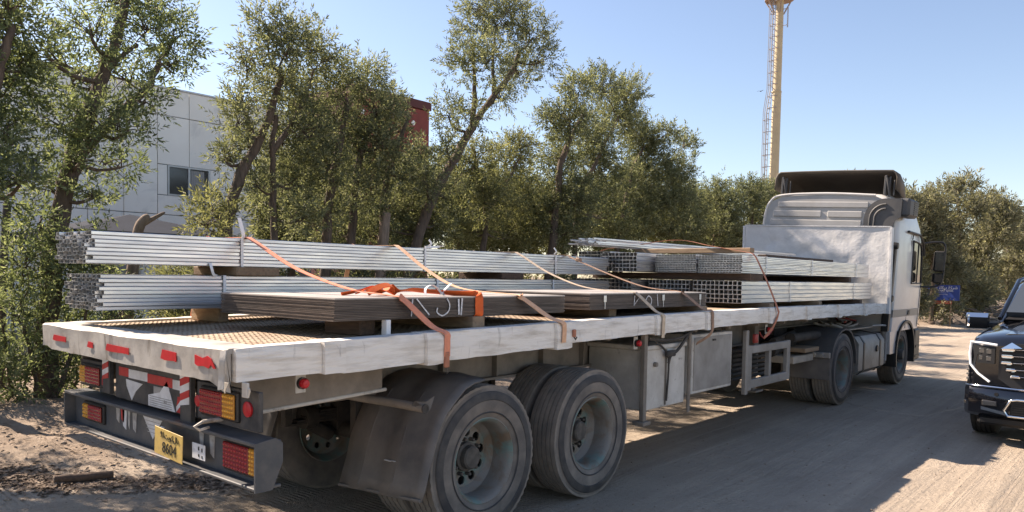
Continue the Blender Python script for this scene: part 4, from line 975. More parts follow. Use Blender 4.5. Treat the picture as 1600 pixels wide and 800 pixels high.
def timber(label, x0, x1, y0, y1, z0, z1, m='timber', rz=0, group='timber bearers under the load'):
    mb = MB(); mb.box(-(x1 - x0) / 2, (x1 - x0) / 2, -(y1 - y0) / 2, (y1 - y0) / 2, 0, z1 - z0, .006)
    o = mb.build('timber_block', m); o.location = ((x0 + x1) / 2, (y0 + y1) / 2, z0); o.rotation_euler.z = rz
    return tag(o, label, 'timber', group)
timber('timber bearer under the rear end of the lower long bundle', -2.30, -1.88, .97, 1.05, zc(1) - .012, 1.544)
timber('wide timber block between the two long bundles near the rear', -2.36, -1.715, 1.02, 1.38, 1.783, 1.849)
timber('dark timber between the two long bundles near their front ends', -2.36, -1.73, 4.0, 4.35, 1.783, 1.849, 'timber_dark')
timber('dark bearer under the middle of the lower long bundle', -2.40, -1.74, 3.0, 3.1, zc(3) - .012, 1.544, 'timber_dark')
timber('dark bearer under the front of the lower long bundle', -2.40, -1.74, 5.2, 5.3, zc(5.2) - .012, 1.544, 'timber_dark')
timber('dark bearer under the rear of the rear sheet pack', -.62, -.26, 1.0, 1.12, zc(1.05) - .012, 1.534, 'timber_dark')
timber('weathered bearer under the front of the rear sheet pack', -1.30, -.12, 1.86, 1.98, zc(1.9) - .012, 1.534, 'timber')
timber('bearer under the rear of the front sheet pack', -1.30, -.25, 3.75, 3.87, zc(3.8) - .012, 1.544, 'timber')
timber('pale timber beam poking out below the front sheet pack', -1.6, -.10, 5.24, 5.36, zc(5.3) - .012, 1.544, 'timber')
timber('bearer below the front tube stack beside the rust strap', -2.4, -.12, 7.05, 7.19, zc(7.1) - .012, 1.543, 'timber')
timber('bearer below the middle of the front tube stack', -2.4, -.16, 8.9, 9.02, zc(9) - .012, 1.543, 'timber')
timber('bearer below the front tube stack near the headboard', -2.4, -.16, 10.8, 10.92, zc(10.8) - .012, 1.543, 'timber_dark')
timber('heavy brown timber between upper and lower front bundles', -2.4, -.19, 6.62, 7.0, 1.812, 1.893, 'timber_dark')
timber('timber between upper and lower front bundles near the headboard', -2.4, -.19, 10.3, 10.42, 1.812, 1.893, 'timber_dark')
timber('short pale timber on top of the front stack under the loose tubes', -1.9, -.30, 6.86, 6.98, 2.145, 2.205, 'timber')
timber('long brown plank lying lengthwise on the upper front bundle', -.52, -.40, 7.6, 10.2, 2.111, 2.150, 'timber_dark')

def sheet_pack(label, x0, x1, y0, y1, z0, z1, n):
    p_ = thing('sheet_pack', label, 'steel sheets', ((x0 + x1) / 2, (y0 + y1) / 2, z0), 'flat packs of steel sheet')
    hx, hy = (x1 - x0) / 2, (y1 - y0) / 2; th = (z1 - z0) / n
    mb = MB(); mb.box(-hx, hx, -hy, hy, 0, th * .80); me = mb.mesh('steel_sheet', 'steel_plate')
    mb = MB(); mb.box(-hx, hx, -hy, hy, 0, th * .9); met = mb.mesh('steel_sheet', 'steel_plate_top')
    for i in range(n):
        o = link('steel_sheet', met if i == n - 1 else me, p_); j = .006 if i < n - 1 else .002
        o.location = (random.uniform(-j, j * .5), random.uniform(-j, j), i * th)
    return p_
s1 = sheet_pack('rear pack of dark steel sheets with chalk marks and an orange sling', -1.41, -.15, .73, 2.95, 1.535, 1.672, 14)
s2 = sheet_pack('front pack of dark steel sheets between the chalked pack and tube stack', -1.41, -.15, 3.30, 5.42, 1.545, 1.685, 14)
def mark(parent, lines, x=-.1445, w=.009):
    mb = MB()
    for ln in lines:
        mb.ribbon(catmull([(x, a, b_) for a, b_ in ln], 5) if len(ln) > 2 else [(x, a, b_) for a, b_ in ln], (0, 1, .35), w, .0015)
    PB(mb, 'chalk_mark', 'chalk', parent)
mark(s1, [[(1.325, 1.66), (1.315, 1.55)], [(1.36, 1.66), (1.47, 1.555)], [(1.545, 1.60), (1.54, 1.57), (1.59, 1.547), (1.645, 1.575), (1.655, 1.62), (1.63, 1.66)]])
mark(s1, [[(1.74, 1.655), (1.745, 1.55)], [(1.775, 1.66), (1.765, 1.545)]], w=.014)
mark(s2, [[(4.0, 1.66), (3.99, 1.57)], [(4.0, 1.58), (4.10, 1.66)], [(4.18, 1.60), (4.24, 1.655), (4.30, 1.62), (4.28, 1.56)], [(4.40, 1.67), (4.42, 1.56)]])
for yy in (3.52, 4.52, 5.28):
    mb = MB(); mb.box(-.1455, -.142, yy - .02, yy + .02, 1.61, 1.665, .001); mb.box(-.1455, -.143, yy - .005, yy + .005, 1.55, 1.61); PB(mb, 'band_clip', 'galv', s2)
mb = MB(); mb.box(-.19, -.14, 1.11, 1.145, zc(1.1) - .012, 1.534, .003); tag(mb.build('support_block', 'band_white'), 'small white upright block propping the chalked sheet pack', 'block')

# straps
def strap(label, m, pts, wid=.05, n=7):
    P_ = catmull(pts, n); mb = MB(); mb.ribbon(P_, (0, 1, 0), wid, .004)
    o = mb.build('ratchet_strap', m, None, 60); return tag(o, label, 'strap', 'straps holding the load down')
def left_side(y0, z=2.07): return [(-2.53, y0 - .04, 1.30), (-2.52, y0 - .03, 1.45), (-2.42, y0 - .02, 1.75), (-2.32, y0 - .01, z - .02), (-2.26, y0, z)]
ca = thing('strap_buckle', 'metal ratchet hook on the rail under the salmon strap', 'buckle', (.03, 1.46, 1.28), 'hooks under the straps')
mb = MB(); mb.box(-.012, .012, -.02, .02, -.05, .05, .006); mb.build('buckle_body', 'strap_rust', ca); mb = MB(); mb.tube([(0, 0, -.05), (0, .01, -.08), (-.02, .02, -.09)], .006, 6); mb.build('hook', 'hub_dark', ca)
strap('rearmost salmon strap running from the long bundle over the chalked sheets', 'strap_salmon', left_side(1.13, 2.068) + [(-1.78, 1.12, 2.068), (-1.66, 1.12, 2.045), (-1.15, 1.14, 1.845), (-.60, 1.17, 1.715), (-.19, 1.20, 1.680), (-.13, 1.24, 1.655), (-.04, 1.38, 1.50), (.028, 1.455, 1.448), (.034, 1.46, 1.40), (.034, 1.46, 1.30)])
strap('peach strap crossing the front of the chalked sheet pack', 'strap_peach', left_side(2.56, 2.068) + [(-1.78, 2.55, 2.068), (-1.66, 2.54, 2.05), (-1.25, 2.48, 1.86), (-.80, 2.42, 1.715), (-.19, 2.37, 1.680), (-.13, 2.40, 1.655), (-.03, 2.58, 1.52), (.03, 2.68, 1.474), (.038, 2.70, 1.43), (.034, 2.70, 1.32)])
strap('cream strap crossing the middle of the front sheet pack', 'strap_cream', left_side(4.21, 2.068) + [(-1.78, 4.20, 2.068), (-1.66, 4.19, 2.045), (-1.25, 4.15, 1.86), (-.80, 4.10, 1.73), (-.40, 4.05, 1.695), (-.19, 4.02, 1.693), (-.13, 4.03, 1.67), (-.03, 4.16, 1.53), (.03, 4.21, 1.488), (.038, 4.21, 1.43), (.034, 4.21, 1.28)])
strap('brown twisted strap crossing the far end of the front sheet pack', 'strap_brown', left_side(5.15, 2.068) + [(-1.78, 5.14, 2.068), (-1.68, 5.13, 2.04), (-1.55, 5.10, 2.0), (-1.1, 5.02, 1.86), (-.60, 4.94, 1.73), (-.19, 4.90, 1.694), (-.13, 4.91, 1.67), (-.03, 5.10, 1.53), (.03, 5.19, 1.50), (.038, 5.20, 1.43), (.03, 5.19, 1.28), (-.03, 5.0, 1.18)])
strap('rust coloured strap hanging down the right side of the front tube stack', 'strap_rust', [(-2.53, 6.86, 1.30), (-2.52, 6.87, 1.45), (-2.49, 6.88, 2.0), (-2.44, 6.88, 2.185), (-1.95, 6.9, 2.25), (-1.3, 6.9, 2.315), (-.8, 6.86, 2.23), (-.30, 6.80, 2.145), (-.22, 6.79, 2.11), (-.17, 6.78, 2.04), (-.05, 6.78, 1.80), (.04, 6.88, 1.50), (.045, 6.90, 1.42), (.03, 6.80, 1.28), (.0, 6.62, 1.16)], .045)
kb = thing('strap_buckle', 'dark knotted buckle on the brown strap beside the long bundle', 'buckle', (-1.55, 5.10, 2.01), 'hooks under the straps')
mb = MB(); mb.box(-.03, .03, -.03, .03, -.02, .025, .01); mb.build('buckle_body', 'strap_brown', kb); mb = MB(); mb.tube([(-.02, 0, .02), (-.05, .02, .05), (-.08, .0, .06)], .008, 6); mb.build('hook', 'hub_dark', kb)
rb = thing('strap_buckle', 'reddish hook on the rail beside the peach strap', 'buckle', (.035, 2.83, 1.385), 'hooks under the straps')
mb = MB(); mb.box(-.01, .01, -.018, .018, -.03, .03, .006); mb.build('buckle_body', 'strap_rust', rb); mb = MB(); mb.tube([(0, 0, -.03), (.0, .02, -.05), (0, .035, -.03)], .006, 6); mb.build('hook', 'hub_dark', rb)
# orange lifting sling, crumpled on the chalked sheets
sl = thing('lifting_sling', 'crumpled bright orange lifting sling on the chalked sheet pack', 'sling', (-.45, 1.5, 1.673))
mb = MB(); mb.ribbon(catmull([(-.50, 1.16, 1.685), (-.47, 1.24, 1.715), (-.42, 1.32, 1.695), (-.46, 1.40, 1.735), (-.44, 1.45, 1.70), (-.43, 1.56, 1.712), (-.38, 1.70, 1.70), (-.30, 1.84, 1.69), (-.19, 1.93, 1.682), (-.138, 1.93, 1.675), (-.132, 1.93, 1.61), (-.134, 1.93, 1.545), (-.18, 1.92, 1.532), (-.30, 1.91, 1.530)], 6), [(.9, .25, .3)] * 55 + [(.5, 1, 0)] * 24, .058, .006); PB(mb, 'sling_band', 'sling_orange', sl, 60)
mb = MB(); mb.ribbon(catmull([(-.58, 1.10, 1.68), (-.52, 1.18, 1.70), (-.50, 1.28, 1.725), (-.50, 1.36, 1.69), (-.52, 1.43, 1.71), (-.50, 1.50, 1.685)], 6), (1, .3, .4), .05, .006); mb.ribbon(catmull([(-.44, 1.20, 1.69), (-.40, 1.28, 1.735), (-.42, 1.38, 1.74), (-.45, 1.42, 1.70)], 6), (.8, .2, -.5), .045, .006); PB(mb, 'sling_fold', 'sling_orange', sl, 60)
mb = MB(); mb.ribbon(catmull([(-.32, 1.60, 1.676), (-.33, 1.61, 1.72), (-.33, 1.66, 1.745), (-.33, 1.71, 1.73), (-.32, 1.75, 1.69), (-.31, 1.77, 1.678)], 6), (1, .1, .1), .02, .002); mb.ribbon(catmull([(-.32, 1.74, 1.68), (-.33, 1.80, 1.72), (-.34, 1.86, 1.755)], 5), (1, .1, .1), .02, .002)
tag(mb.build('plastic_band', 'band_white', None, 50), 'white plastic band curling up beside the orange sling', 'packing band')

# ------------------------------------------------------------------ pickup truck
pu = thing('pickup_truck', 'shiny black pickup truck with chrome grille facing the camera at right', 'pickup', (2.76, 8.9, 0))
PC = 2.76
def psec(y_, w_, zb, zt, crown, sh):      # half-profile mirrored: bottom, flank, shoulder, hood crown
    h = [(w_ - .10, zb), (w_ - .02, zb + .08), (w_, zb + .28), (w_ - .005, zt - .25), (w_ - .025, zt - .12), (w_ - .06, zt - .04), (w_ - .14, zt), (w_ - .32, zt + crown * .55), (w_ - .42, zt + crown * .75), (w_ - .60, zt + crown), (0, zt + crown * 1.05)]
    return [(PC + a, y_, z) for a, z in h] + [(PC - a, y_, z) for a, z in h[-2::-1]]
rings = [psec(8.16, .90, .42, 1.12, .02, 0), psec(8.20, .94, .40, 1.17, .03, 0), psec(8.30, .985, .38, 1.21, .04, 0), psec(8.5, 1.01, .38, 1.235, .05, 0), psec(8.9, 1.02, .40, 1.26, .055, 0), psec(9.4, 1.02, .40, 1.29, .055, 0), psec(9.85, 1.02, .40, 1.32, .05, 0),
         psec(10.2, 1.02, .40, 1.34, .01, 0), psec(12.3, 1.02, .42, 1.34, .0, 0), psec(13.9, 1.02, .45, 1.34, .0, 0), psec(14.05, .99, .5, 1.33, 0, 0)]
PB(ringloft(rings), 'body', 'car_paint', pu, 32)
# cabin glasshouse
def grow(z, y0, y1, w0): return rrect(PC - w0, PC + w0, y0, y1, z, .16, 4)
PB(ringloft([grow(1.33, 9.84, 12.35, .95), grow(1.60, 10.28, 12.30, .88), grow(1.82, 10.66, 12.22, .82), grow(1.90, 10.90, 12.12, .74), grow(1.93, 11.2, 11.95, .55)]), 'cabin', 'car_paint', pu, 40)
m = MB(); m.poly([(PC - .84, 9.94, 1.385), (PC + .84, 9.94, 1.385), (PC + .72, 10.66, 1.835), (PC - .72, 10.66, 1.835)], (0, -.055, .075)); PB(m, 'windscreen', 'windscreen', pu)
for s_ in (-1, 1):
    m = MB(); m.tube([(PC + s_ * .90, 9.84, 1.37), (PC + s_ * .80, 10.60, 1.875), (PC + s_ * .74, 10.9, 1.92)], .03, 8); PB(m, 'windscreen_pillar', 'car_paint', pu, 50)
    m = MB(); m.poly([(PC + s_ * .945, 10.15, 1.40), (PC + s_ * .945, 12.1, 1.40), (PC + s_ * .835, 11.95, 1.80), (PC + s_ * .835, 10.75, 1.80)], (s_ * .012, 0, .004)); PB(m, 'side_window', 'windscreen', pu)
m = MB(); m.poly([(PC - .86, 9.86, 1.355), (PC + .86, 9.86, 1.355), (PC + .84, 9.96, 1.40), (PC - .84, 9.96, 1.40)], (0, -.01, .012)); m.tube([(PC - .7, 9.93, 1.41), (PC - .1, 9.99, 1.44)], .01, 6); m.tube([(PC + .1, 9.93, 1.41), (PC + .65, 9.99, 1.44)], .01, 6); PB(m, 'wiper_cowl', 'car_plastic', pu)
# bonnet crease lines
for s_ in (-1, 1):
    m = ringloft([[(PC + s_ * a, y_, zz + d) for a, d in ((.66, 0), (.60, .022), (.46, .026), (.40, .0))] for y_, zz in ((8.35, 1.235), (8.8, 1.285), (9.4, 1.325), (9.82, 1.352))]); PB(m, 'bonnet_crease', 'car_paint', pu, 40)
# grille
m = MB(); m.poly([(PC - .66, 8.13, .76), (PC - .52, 8.12, .66), (PC + .52, 8.12, .66), (PC + .66, 8.13, .76), (PC + .66, 8.13, 1.08), (PC + .55, 8.14, 1.16), (PC - .55, 8.14, 1.16), (PC - .66, 8.13, 1.08)], (0, .06, 0)); gr = PB(m, 'grille', 'car_plastic', pu)
for i, z in enumerate((1.075, 1.0, .925, .85, .775)):
    m = MB(); x1 = .64 - (.0 if i < 3 else .05 * (i - 2)); m.box(PC - x1, PC + x1, 8.098, 8.13, z, z + .026, .008); PB(m, 'grille_bar', 'car_plastic', gr)
    for s_ in (-1, 1):
        m = MB(); xa, xb = sorted((PC + s_ * x1, PC + s_ * (x1 - .13 + .01 * i))); m.box(xa, xb, 8.088, 8.13, z - .004, z + .034, .010); PB(m, 'chrome_bar', 'chrome', gr)
    m = MB(); m.box(PC - .52, PC + .52, 8.092, 8.10, z + .018, z + .024, .002); PB(m, 'chrome_line', 'chrome', gr)
for s_ in (-1, 1):
    m = MB(); m.poly([(PC + s_ * .64, 8.085, 1.10), (PC + s_ * .44, 8.085, 1.115), (PC + s_ * .54, 8.10, 1.175)], (0, .04, 0)); PB(m, 'chrome_fin', 'chrome', gr)
# headlamps with the C-shaped light
    X = lambda a: PC + s_ * a
    m = MB(); m.poly([(X(.93), 8.185, 1.13), (X(.70), 8.125, 1.11), (X(.70), 8.120, .92), (X(.90), 8.165, .92)], (0, .08, 0)); hl = PB(m, 'headlamp', 'car_plastic', pu)
    for (cx, cz) in ((.755, 1.055), (.83, 1.06), (.755, .975), (.83, .98)):
        m = MB(); m.box(X(cx) - .032, X(cx) + .032, 8.115 + (cx - .70) * .27, 8.15 + (cx - .70) * .27, cz - .034, cz + .034, .012); PB(m, 'headlamp_lens', 'lamp_clear', hl)
    m = MB(); m.tube([(X(.68), 8.115, 1.135), (X(.80), 8.135, 1.148), (X(.945), 8.19, 1.155), (X(.955), 8.19, 1.02), (X(.945), 8.185, .90), (X(.86), 8.15, .80), (X(.74), 8.12, .715)], .014, 8); PB(m, 'light_strip', 'lamp_white', hl, 50)
# bumper
m = ringloft([[(PC + a, y_ + d, z) for a, d in ((-1.0, .16), (-.94, .04), (-.80, -.02), (-.5, -.05), (0, -.06), (.5, -.05), (.80, -.02), (.94, .04), (1.0, .16), (.95, .35), (-.95, .35))] for y_, z in ((8.16, .32), (8.10, .36), (8.09, .50), (8.10, .60), (8.13, .645))]); bp_ = PB(m, 'front_bumper', 'car_paint', pu, 35)
m = MB(); m.tube([(PC - .99, 8.24, .655), (PC - .93, 8.15, .66), (PC - .80, 8.095, .665), (PC - .5, 8.06, .66), (PC + .5, 8.06, .66), (PC + .8, 8.095, .665), (PC + .93, 8.15, .66), (PC + .99, 8.24, .655)], .010, 6); PB(m, 'chrome_trim', 'chrome', bp_, 50)
for s_ in (-1, 1):
    X = lambda a: PC + s_ * a
    m = MB(); m.poly([(X(1.0), 8.22, .44), (X(.80), 8.075, .40), (X(.56), 8.035, .365), (X(.56), 8.035, .395), (X(.80), 8.072, .435), (X(1.0), 8.22, .475)], (0, .03, 0)); PB(m, 'chrome_trim', 'chrome', bp_)
    m = MB(); m.box(X(.80), X(.64), 8.055, 8.09, .445, .515, .012); fg = PB(m, 'fog_lamp', 'car_plastic', bp_); m = MB(); m.box(X(.785), X(.655), 8.048, 8.056, .455, .505, .003); PB(m, 'fog_lens', 'lamp_clear', fg)
    m = MB(); m.lathe([(.001, .0), (.022, .0), (.022, .01)], 10, Matrix.Translation((X(.66), 8.055, .585)) @ Matrix.Rotation(math.pi / 2, 4, 'Z')); PB(m, 'parking_sensor', 'car_plastic', bp_)
    for k in range(3):
        m = MB(); m.box(X(.985), X(.955), 8.20, 8.215, .72 + k * .05, .745 + k * .05, .004); PB(m, 'air_curtain_mark', 'tank_grey', bp_)
m = MB(); m.tube([(PC - .54, 8.03, .36), (PC - .58, 8.03, .42), (PC - .52, 8.025, .535), (PC - .46, 8.02, .55), (PC + .46, 8.02, .55), (PC + .52, 8.025, .535), (PC + .58, 8.03, .42), (PC + .54, 8.03, .36), (PC - .54, 8.03, .36)], .014, 8); lg = PB(m, 'chrome_frame', 'chrome', bp_, 50)
m = MB(); m.box(PC - .52, PC + .52, 8.035, 8.06, .37, .535, .01)
for k in range(6): m.box(PC - .50, PC + .50, 8.024, 8.036, .385 + k * .025, .393 + k * .025)
PB(m, 'lower_grille', 'car_plastic', bp_)
m = MB(); m.box(PC - .85, PC + .85, 8.14, 8.5, .22, .33, .03); PB(m, 'chin_valance', 'car_plastic', pu)
# mirrors
for s_ in (-1, 1):
    X = lambda a: PC + s_ * a
    m = ringloft([[(X(1.02 + a), 9.92 + d, 1.33 + z) for d, z in ((-.06, -.10), (-.10, -.04), (-.10, .05), (-.06, .10), (.06, .10), (.08, 0), (.06, -.10))] for a in (.02, .06, .20, .26)]); mo = PB(m, 'door_mirror', 'car_plastic', pu, 35)
    m = ringloft([[(X(1.02 + a), 9.92 + d, 1.33 + z) for d, z in ((-.09, .062), (-.112, .05), (-.068, .106), (.065, .106), (.065, .09))] for a in (.015, .265)]); PB(m, 'mirror_cap', 'chrome', mo, 35)
    m = MB(); m.box(X(1.245), X(1.288), 9.80, 9.99, 1.24, 1.43, .02); PB(m, 'mirror_cap', 'chrome', mo)
    m = MB(); m.box(X(1.06), X(.93), 9.90, 9.98, 1.25, 1.31, .015); PB(m, 'mirror_arm', 'car_plastic', mo)
# wheels
tyre_c = tyre_mesh(.42, .28, .25, 'tyre', 40); tread_c = tread_mesh(.42, .28, 4, 40, zig=.003, mname='car_rubber'); tyre_c.materials[0] = MATS['car_rubber']
_m = MB(); _m.lathe([(.25, .10), (.262, .115), (.25, .12), (.235, .09), (.22, .02)], 40)
for k in range(6): _m.box(.05, .085, -.03, .03, .04, .235, .006, Matrix.Rotation(k * math.pi / 3, 4, 'X'))
_m.lathe([(.001, .09), (.06, .09), (.07, .05)], 20); _m.lathe([(.25, .1), (.24, -.12)], 30); _m.lathe([(.22, .01), (.001, .0)], 30); alloy_m = _m.mesh('wheel', 'alloy', 40)
for yy in (9.0, 12.75):
    for s_ in (-1, 1):
        wl = link('wheel', alloy_m); wl.location = (PC + s_ * .87, yy, .42); wl.rotation_euler = (.3, 0, 0 if s_ > 0 else math.pi)
        wm = wmat(wl); wl.parent = pu; wl.matrix_parent_inverse = wmat(pu).inverted()
        link('tyre', tyre_c, wl); link('tread', tread_c, wl)
        m = MB(); V = []; F = []
        for i in range(13):
            a = R(190 - 200 * i / 12)
            for xx, rr in ((PC + s_ * 1.028, .47), (PC + s_ * .80, .47), (PC + s_ * .80, .50), (PC + s_ * 1.028, .51)): V.append((xx, yy + rr * math.cos(a), .44 + rr * math.sin(a)))
        for i in range(12):
            for k in range(4): F.append((i * 4 + k, i * 4 + (k + 1) % 4, i * 4 + 4 + (k + 1) % 4, i * 4 + 4 + k))
        F += [(3, 2, 1, 0), tuple(48 + k for k in range(4))]; m.add(V, F); PB(m, 'wheel_arch', 'car_plastic', pu, 40)

# ------------------------------------------------------------------ white panelled building
BX = -20.0
bd = thing('panel_building', 'two storey white panel clad building behind the left trees', 'building', (BX - 5, 4, 0))
m = MB(); m.box(BX - 10, BX - .06, -22, 14.5, 0, 7.30); core = PB(m, 'wall', 'panel_joint', bd)
wins = [(9.23, 10.60, 4.13, 5.06), (4.05, 5.70, 4.15, 4.85), (-1.5, .3, 4.13, 5.06), (2.0, 3.4, .9, 2.2), (7.0, 8.4, .9, 2.2)]
zl = [0.02, 1.76, 3.53, 6.55, 7.36]
_panel_cache = {}
yl = [9.92 + 1.0 * k for k in range(-30, 5)]
def panel(ya, yb, za, zb):
    key = (round(yb - ya, 3), round(zb - za, 3))
    if key not in _panel_cache:
        mb = MB(); mb.box(-.05, 0, .010, yb - ya - .010, .010, zb - za - .010, .006); _panel_cache[key] = mb.mesh('panel', 'panel_white')
    o = link('panel', _panel_cache[key]); o.location = (BX + random.uniform(-.004, .004), ya, za); att(o, bd)
for i in range(len(yl) - 1):
    for j in range(4):
        ya, yb, za, zb = yl[i], yl[i + 1], zl[j], zl[j + 1]
        hit = [w_ for w_ in wins if w_[0] < yb - .02 and w_[1] > ya + .02 and w_[2] < zb and w_[3] > za]
        if not hit: panel(ya, yb, za, zb); continue
        w_ = hit[0]
        if w_[2] > za + .05: panel(ya, yb, za, w_[2])
        if w_[3] < zb - .05: panel(ya, yb, w_[3], zb)
        if w_[0] > ya + .05: panel(ya, w_[0], w_[2], min(zb, w_[3]))
        if w_[1] < yb - .05: panel(w_[1], yb, w_[2], min(zb, w_[3]))
for (ya, yb, za, zb) in wins:
    m = MB(); fr = .05
    m.box(BX - .055, BX + .012, ya, yb, za, za + fr); m.box(BX - .055, BX + .012, ya, yb, zb - fr, zb); m.box(BX - .055, BX + .012, ya, ya + fr, za + fr, zb - fr); m.box(BX - .055, BX + .012, yb - fr, yb, za + fr, zb - fr)
    m.box(BX - .05, BX + .005, (ya + yb) / 2 - .03, (ya + yb) / 2 + .03, za + fr, zb - fr); wf = PB(m, 'window', 'alu_frame', bd)
    m = MB(); m.box(BX - .045, BX - .04, ya + fr, (ya + yb) / 2 - .03, za + fr, zb - fr); PB(m, 'pane', 'window_glass', wf)
    m = MB(); m.box(BX - .045, BX - .04, (ya + yb) / 2 + .03, yb - fr, za + fr, zb - fr); PB(m, 'pane', 'window_glass', wf)
    m = MB(); V = []
    for k in range(13): m.box(BX - .038 + .006 * (k % 2), BX - .034 + .006 * (k % 2), (ya + yb) / 2 + .06 + k * .035, (ya + yb) / 2 + .09 + k * .035, za + fr, zb - fr - .04)
    PB(m, 'curtain', 'curtain', wf)
m = MB(); m.box(BX - .10, BX + .03, yl[0], 14.52, 7.362, 7.42, .01); PB(m, 'parapet_cap', 'alu_frame', bd)
# ------------------------------------------------------------------ red clad building further back
RX = -26.0
rbld = thing('red_building', 'brick red panelled block with dark roof edge behind the trees', 'building', (RX, 20, 0))
def pr_y(u0): return u0
m = MB(); m.box(RX - 5, RX - .05, 21.0, 25.88, 0, 10.3); PB(m, 'wall', 'container_trim', rbld)
for i in range(3):
    for j in range(8):
        mb = MB(); y1 = 25.86 - i * 1.62; z1 = 10.30 - j * 1.25; mb.box(RX - .05, RX, y1 - 1.56, y1, z1 - 1.19, z1, .01); PB(mb, 'panel', 'container_red', rbld)
        if j < 4:
            mb = MB(); mb.lathe([(.001, .012), (.12, .012), (.13, 0)], 12, Matrix.Translation((RX, y1 - 1.1, z1 - .75))); mb.v = [v for v in mb.v]; PB(mb, 'round_light', 'sign_white', rbld)
m = MB(); m.box(RX - 5.1, RX + .08, 20.9, 25.95, 10.33, 10.75, .01); PB(m, 'roof_edge', 'container_trim', rbld)
# ------------------------------------------------------------------ shade tent by the building
tt = thing('shade_tent', 'blue grey peaked tent roof in front of the panel building', 'tent', (-13.5, 5.3, 0))
cx_, cy_, pz = -13.5, 5.3, 3.0
m = MB(); hw = 1.75; V = [(cx_ - hw, cy_ - hw, 2.55), (cx_ + hw, cy_ - hw, 2.55), (cx_ + hw, cy_ + hw, 2.55), (cx_ - hw, cy_ + hw, 2.55), (cx_, cy_, pz)]
V += [(a, b_, 2.33) for a, b_, _ in V[:4]]
m.add(V, [(0, 1, 4), (1, 2, 4), (2, 3, 4), (3, 0, 4), (0, 5, 6, 1), (1, 6, 7, 2), (2, 7, 8, 3), (3, 8, 5, 0)]); o = PB(m, 'canopy', 'tent_cloth', tt); sm = o.modifiers.new('thickness', 'SOLIDIFY'); sm.thickness = .01
for a in (-1, 1):
    for b_ in (-1, 1):
        m = MB(); m.tube([(cx_ + a * (hw - .04), cy_ + b_ * (hw - .04), -.1), (cx_ + a * (hw - .04), cy_ + b_ * (hw - .04), 2.5)], .03, 8); PB(m, 'pole', 'post_dark', tt)
# ------------------------------------------------------------------ telecom mast
TX, TY = -21.2, 60.0
ms = thing('telecom_mast', 'tall tan steel mast with a caged ladder and antenna platform', 'mast', (TX, TY, 0))
for i, (za, zb, ra, rb_) in enumerate(((-.3, 9.5, .41, .39), (9.5, 17.2, .37, .35), (17.2, 27.0, .32, .29))):
    m = MB(); m.tube([(TX + .02 * za / 10, TY, za), (TX + .02 * zb / 10, TY, zb)], [ra, rb_], 24); PB(m, 'mast_section', 'mast_tan', ms, 40)
    m = MB(); m.lathe([(rb_ + .05, -.05), (rb_ + .05, .05)], 24, Matrix.Translation((TX, TY, zb)) @ Matrix.Rotation(math.pi / 2, 4, 'Y')); PB(m, 'flange', 'mast_tan', ms, 40)
lx = TX - .50; ly = TY - .25
m = MB()
for a in (-.2, .2): m.tube([(lx - .1, ly + a, 0), (lx - .08, ly + a, 15.6), (lx + .16, ly + a, 17.4), (lx + .18, ly + a, 25.2)], .035, 6)
ld = PB(m, 'ladder_rail', 'mast_steel', ms)
mb = MB(); mb.tube([(0, -.2, 0), (0, .2, 0)], .025, 5); rung = mb.mesh('rung', 'mast_steel')
for k in range(60):
    z = .4 + k * .42; o = link('rung', rung); o.location = (lx - .1 if z < 15.6 else lx + .17 if z > 17.4 else lx - .08 + .24 * (z - 15.6) / 1.8, ly, z); att(o, ld)
mb = MB(); pts = [(-.26 * math.sin(R(a)) - .02, -.30 * math.cos(R(a)), 0) for a in range(0, 181, 30)]; mb.tube(pts, .028, 5); mb.tube([(0, -.2, 0), (.5, -.1, .0)], .03, 5); hoop = mb.mesh('safety_hoop', 'mast_steel')
for k in range(24):
    z = 2.6 + k * .95; o = link('safety_hoop', hoop); o.location = (lx - .1 if z < 15.6 else lx + .17, ly, z); att(o, ld)
m = MB()
for a in (-.3, 0, .3): m.tube([(lx - .36, ly + a, 2.6), (lx - .34, ly + a, 15.6), (lx - .09, ly + a, 17.4), (lx - .08, ly + a, 24.5)], .03, 5)
PB(m, 'cage_bar', 'mast_steel', ms)
m = MB(); m.lathe([(.4, -.05), (1.15, -.05), (1.15, .05), (.4, .05)], 20, Matrix.Translation((TX, TY, 24.6)) @ Matrix.Rotation(math.pi / 2, 4, 'Y'), close=True)
for k in range(6):
    a = k * math.pi / 3; m.tube([(TX + .45 * math.cos(a), TY + .45 * math.sin(a), 23.5), (TX + 1.1 * math.cos(a), TY + 1.1 * math.sin(a), 24.55)], .05, 6); m.tube([(TX + 1.1 * math.cos(a), TY + 1.1 * math.sin(a), 24.6), (TX + 1.1 * math.cos(a), TY + 1.1 * math.sin(a), 25.7)], .04, 6)
for z in (25.1, 25.65): m.tube([(TX + 1.1 * math.cos(k * math.pi / 6), TY + 1.1 * math.sin(k * math.pi / 6), z) for k in range(13)], .04, 6)
PB(m, 'platform', 'mast_rust', ms)
m = MB(); m.tube([(TX + .8, TY - .2, 22.2), (TX + .8, TY - .2, 23.9)], .05, 6); m.tube([(TX + .4, TY - .2, 22.4), (TX + .8, TY - .2, 22.4)], .03, 6); m.tube([(TX + .4, TY - .2, 23.7), (TX + .8, TY - .2, 23.7)], .03, 6); PB(m, 'antenna', 'mast_steel', ms)
for k in range(3):
    a = k * 2.094 + .4; m = MB(); m.box(TX + 1.2 * math.cos(a) - .12, TX + 1.2 * math.cos(a) + .12, TY + 1.2 * math.sin(a) - .08, TY + 1.2 * math.sin(a) + .08, 24.9, 27.0, .03); PB(m, 'panel_antenna', 'sign_white', ms)
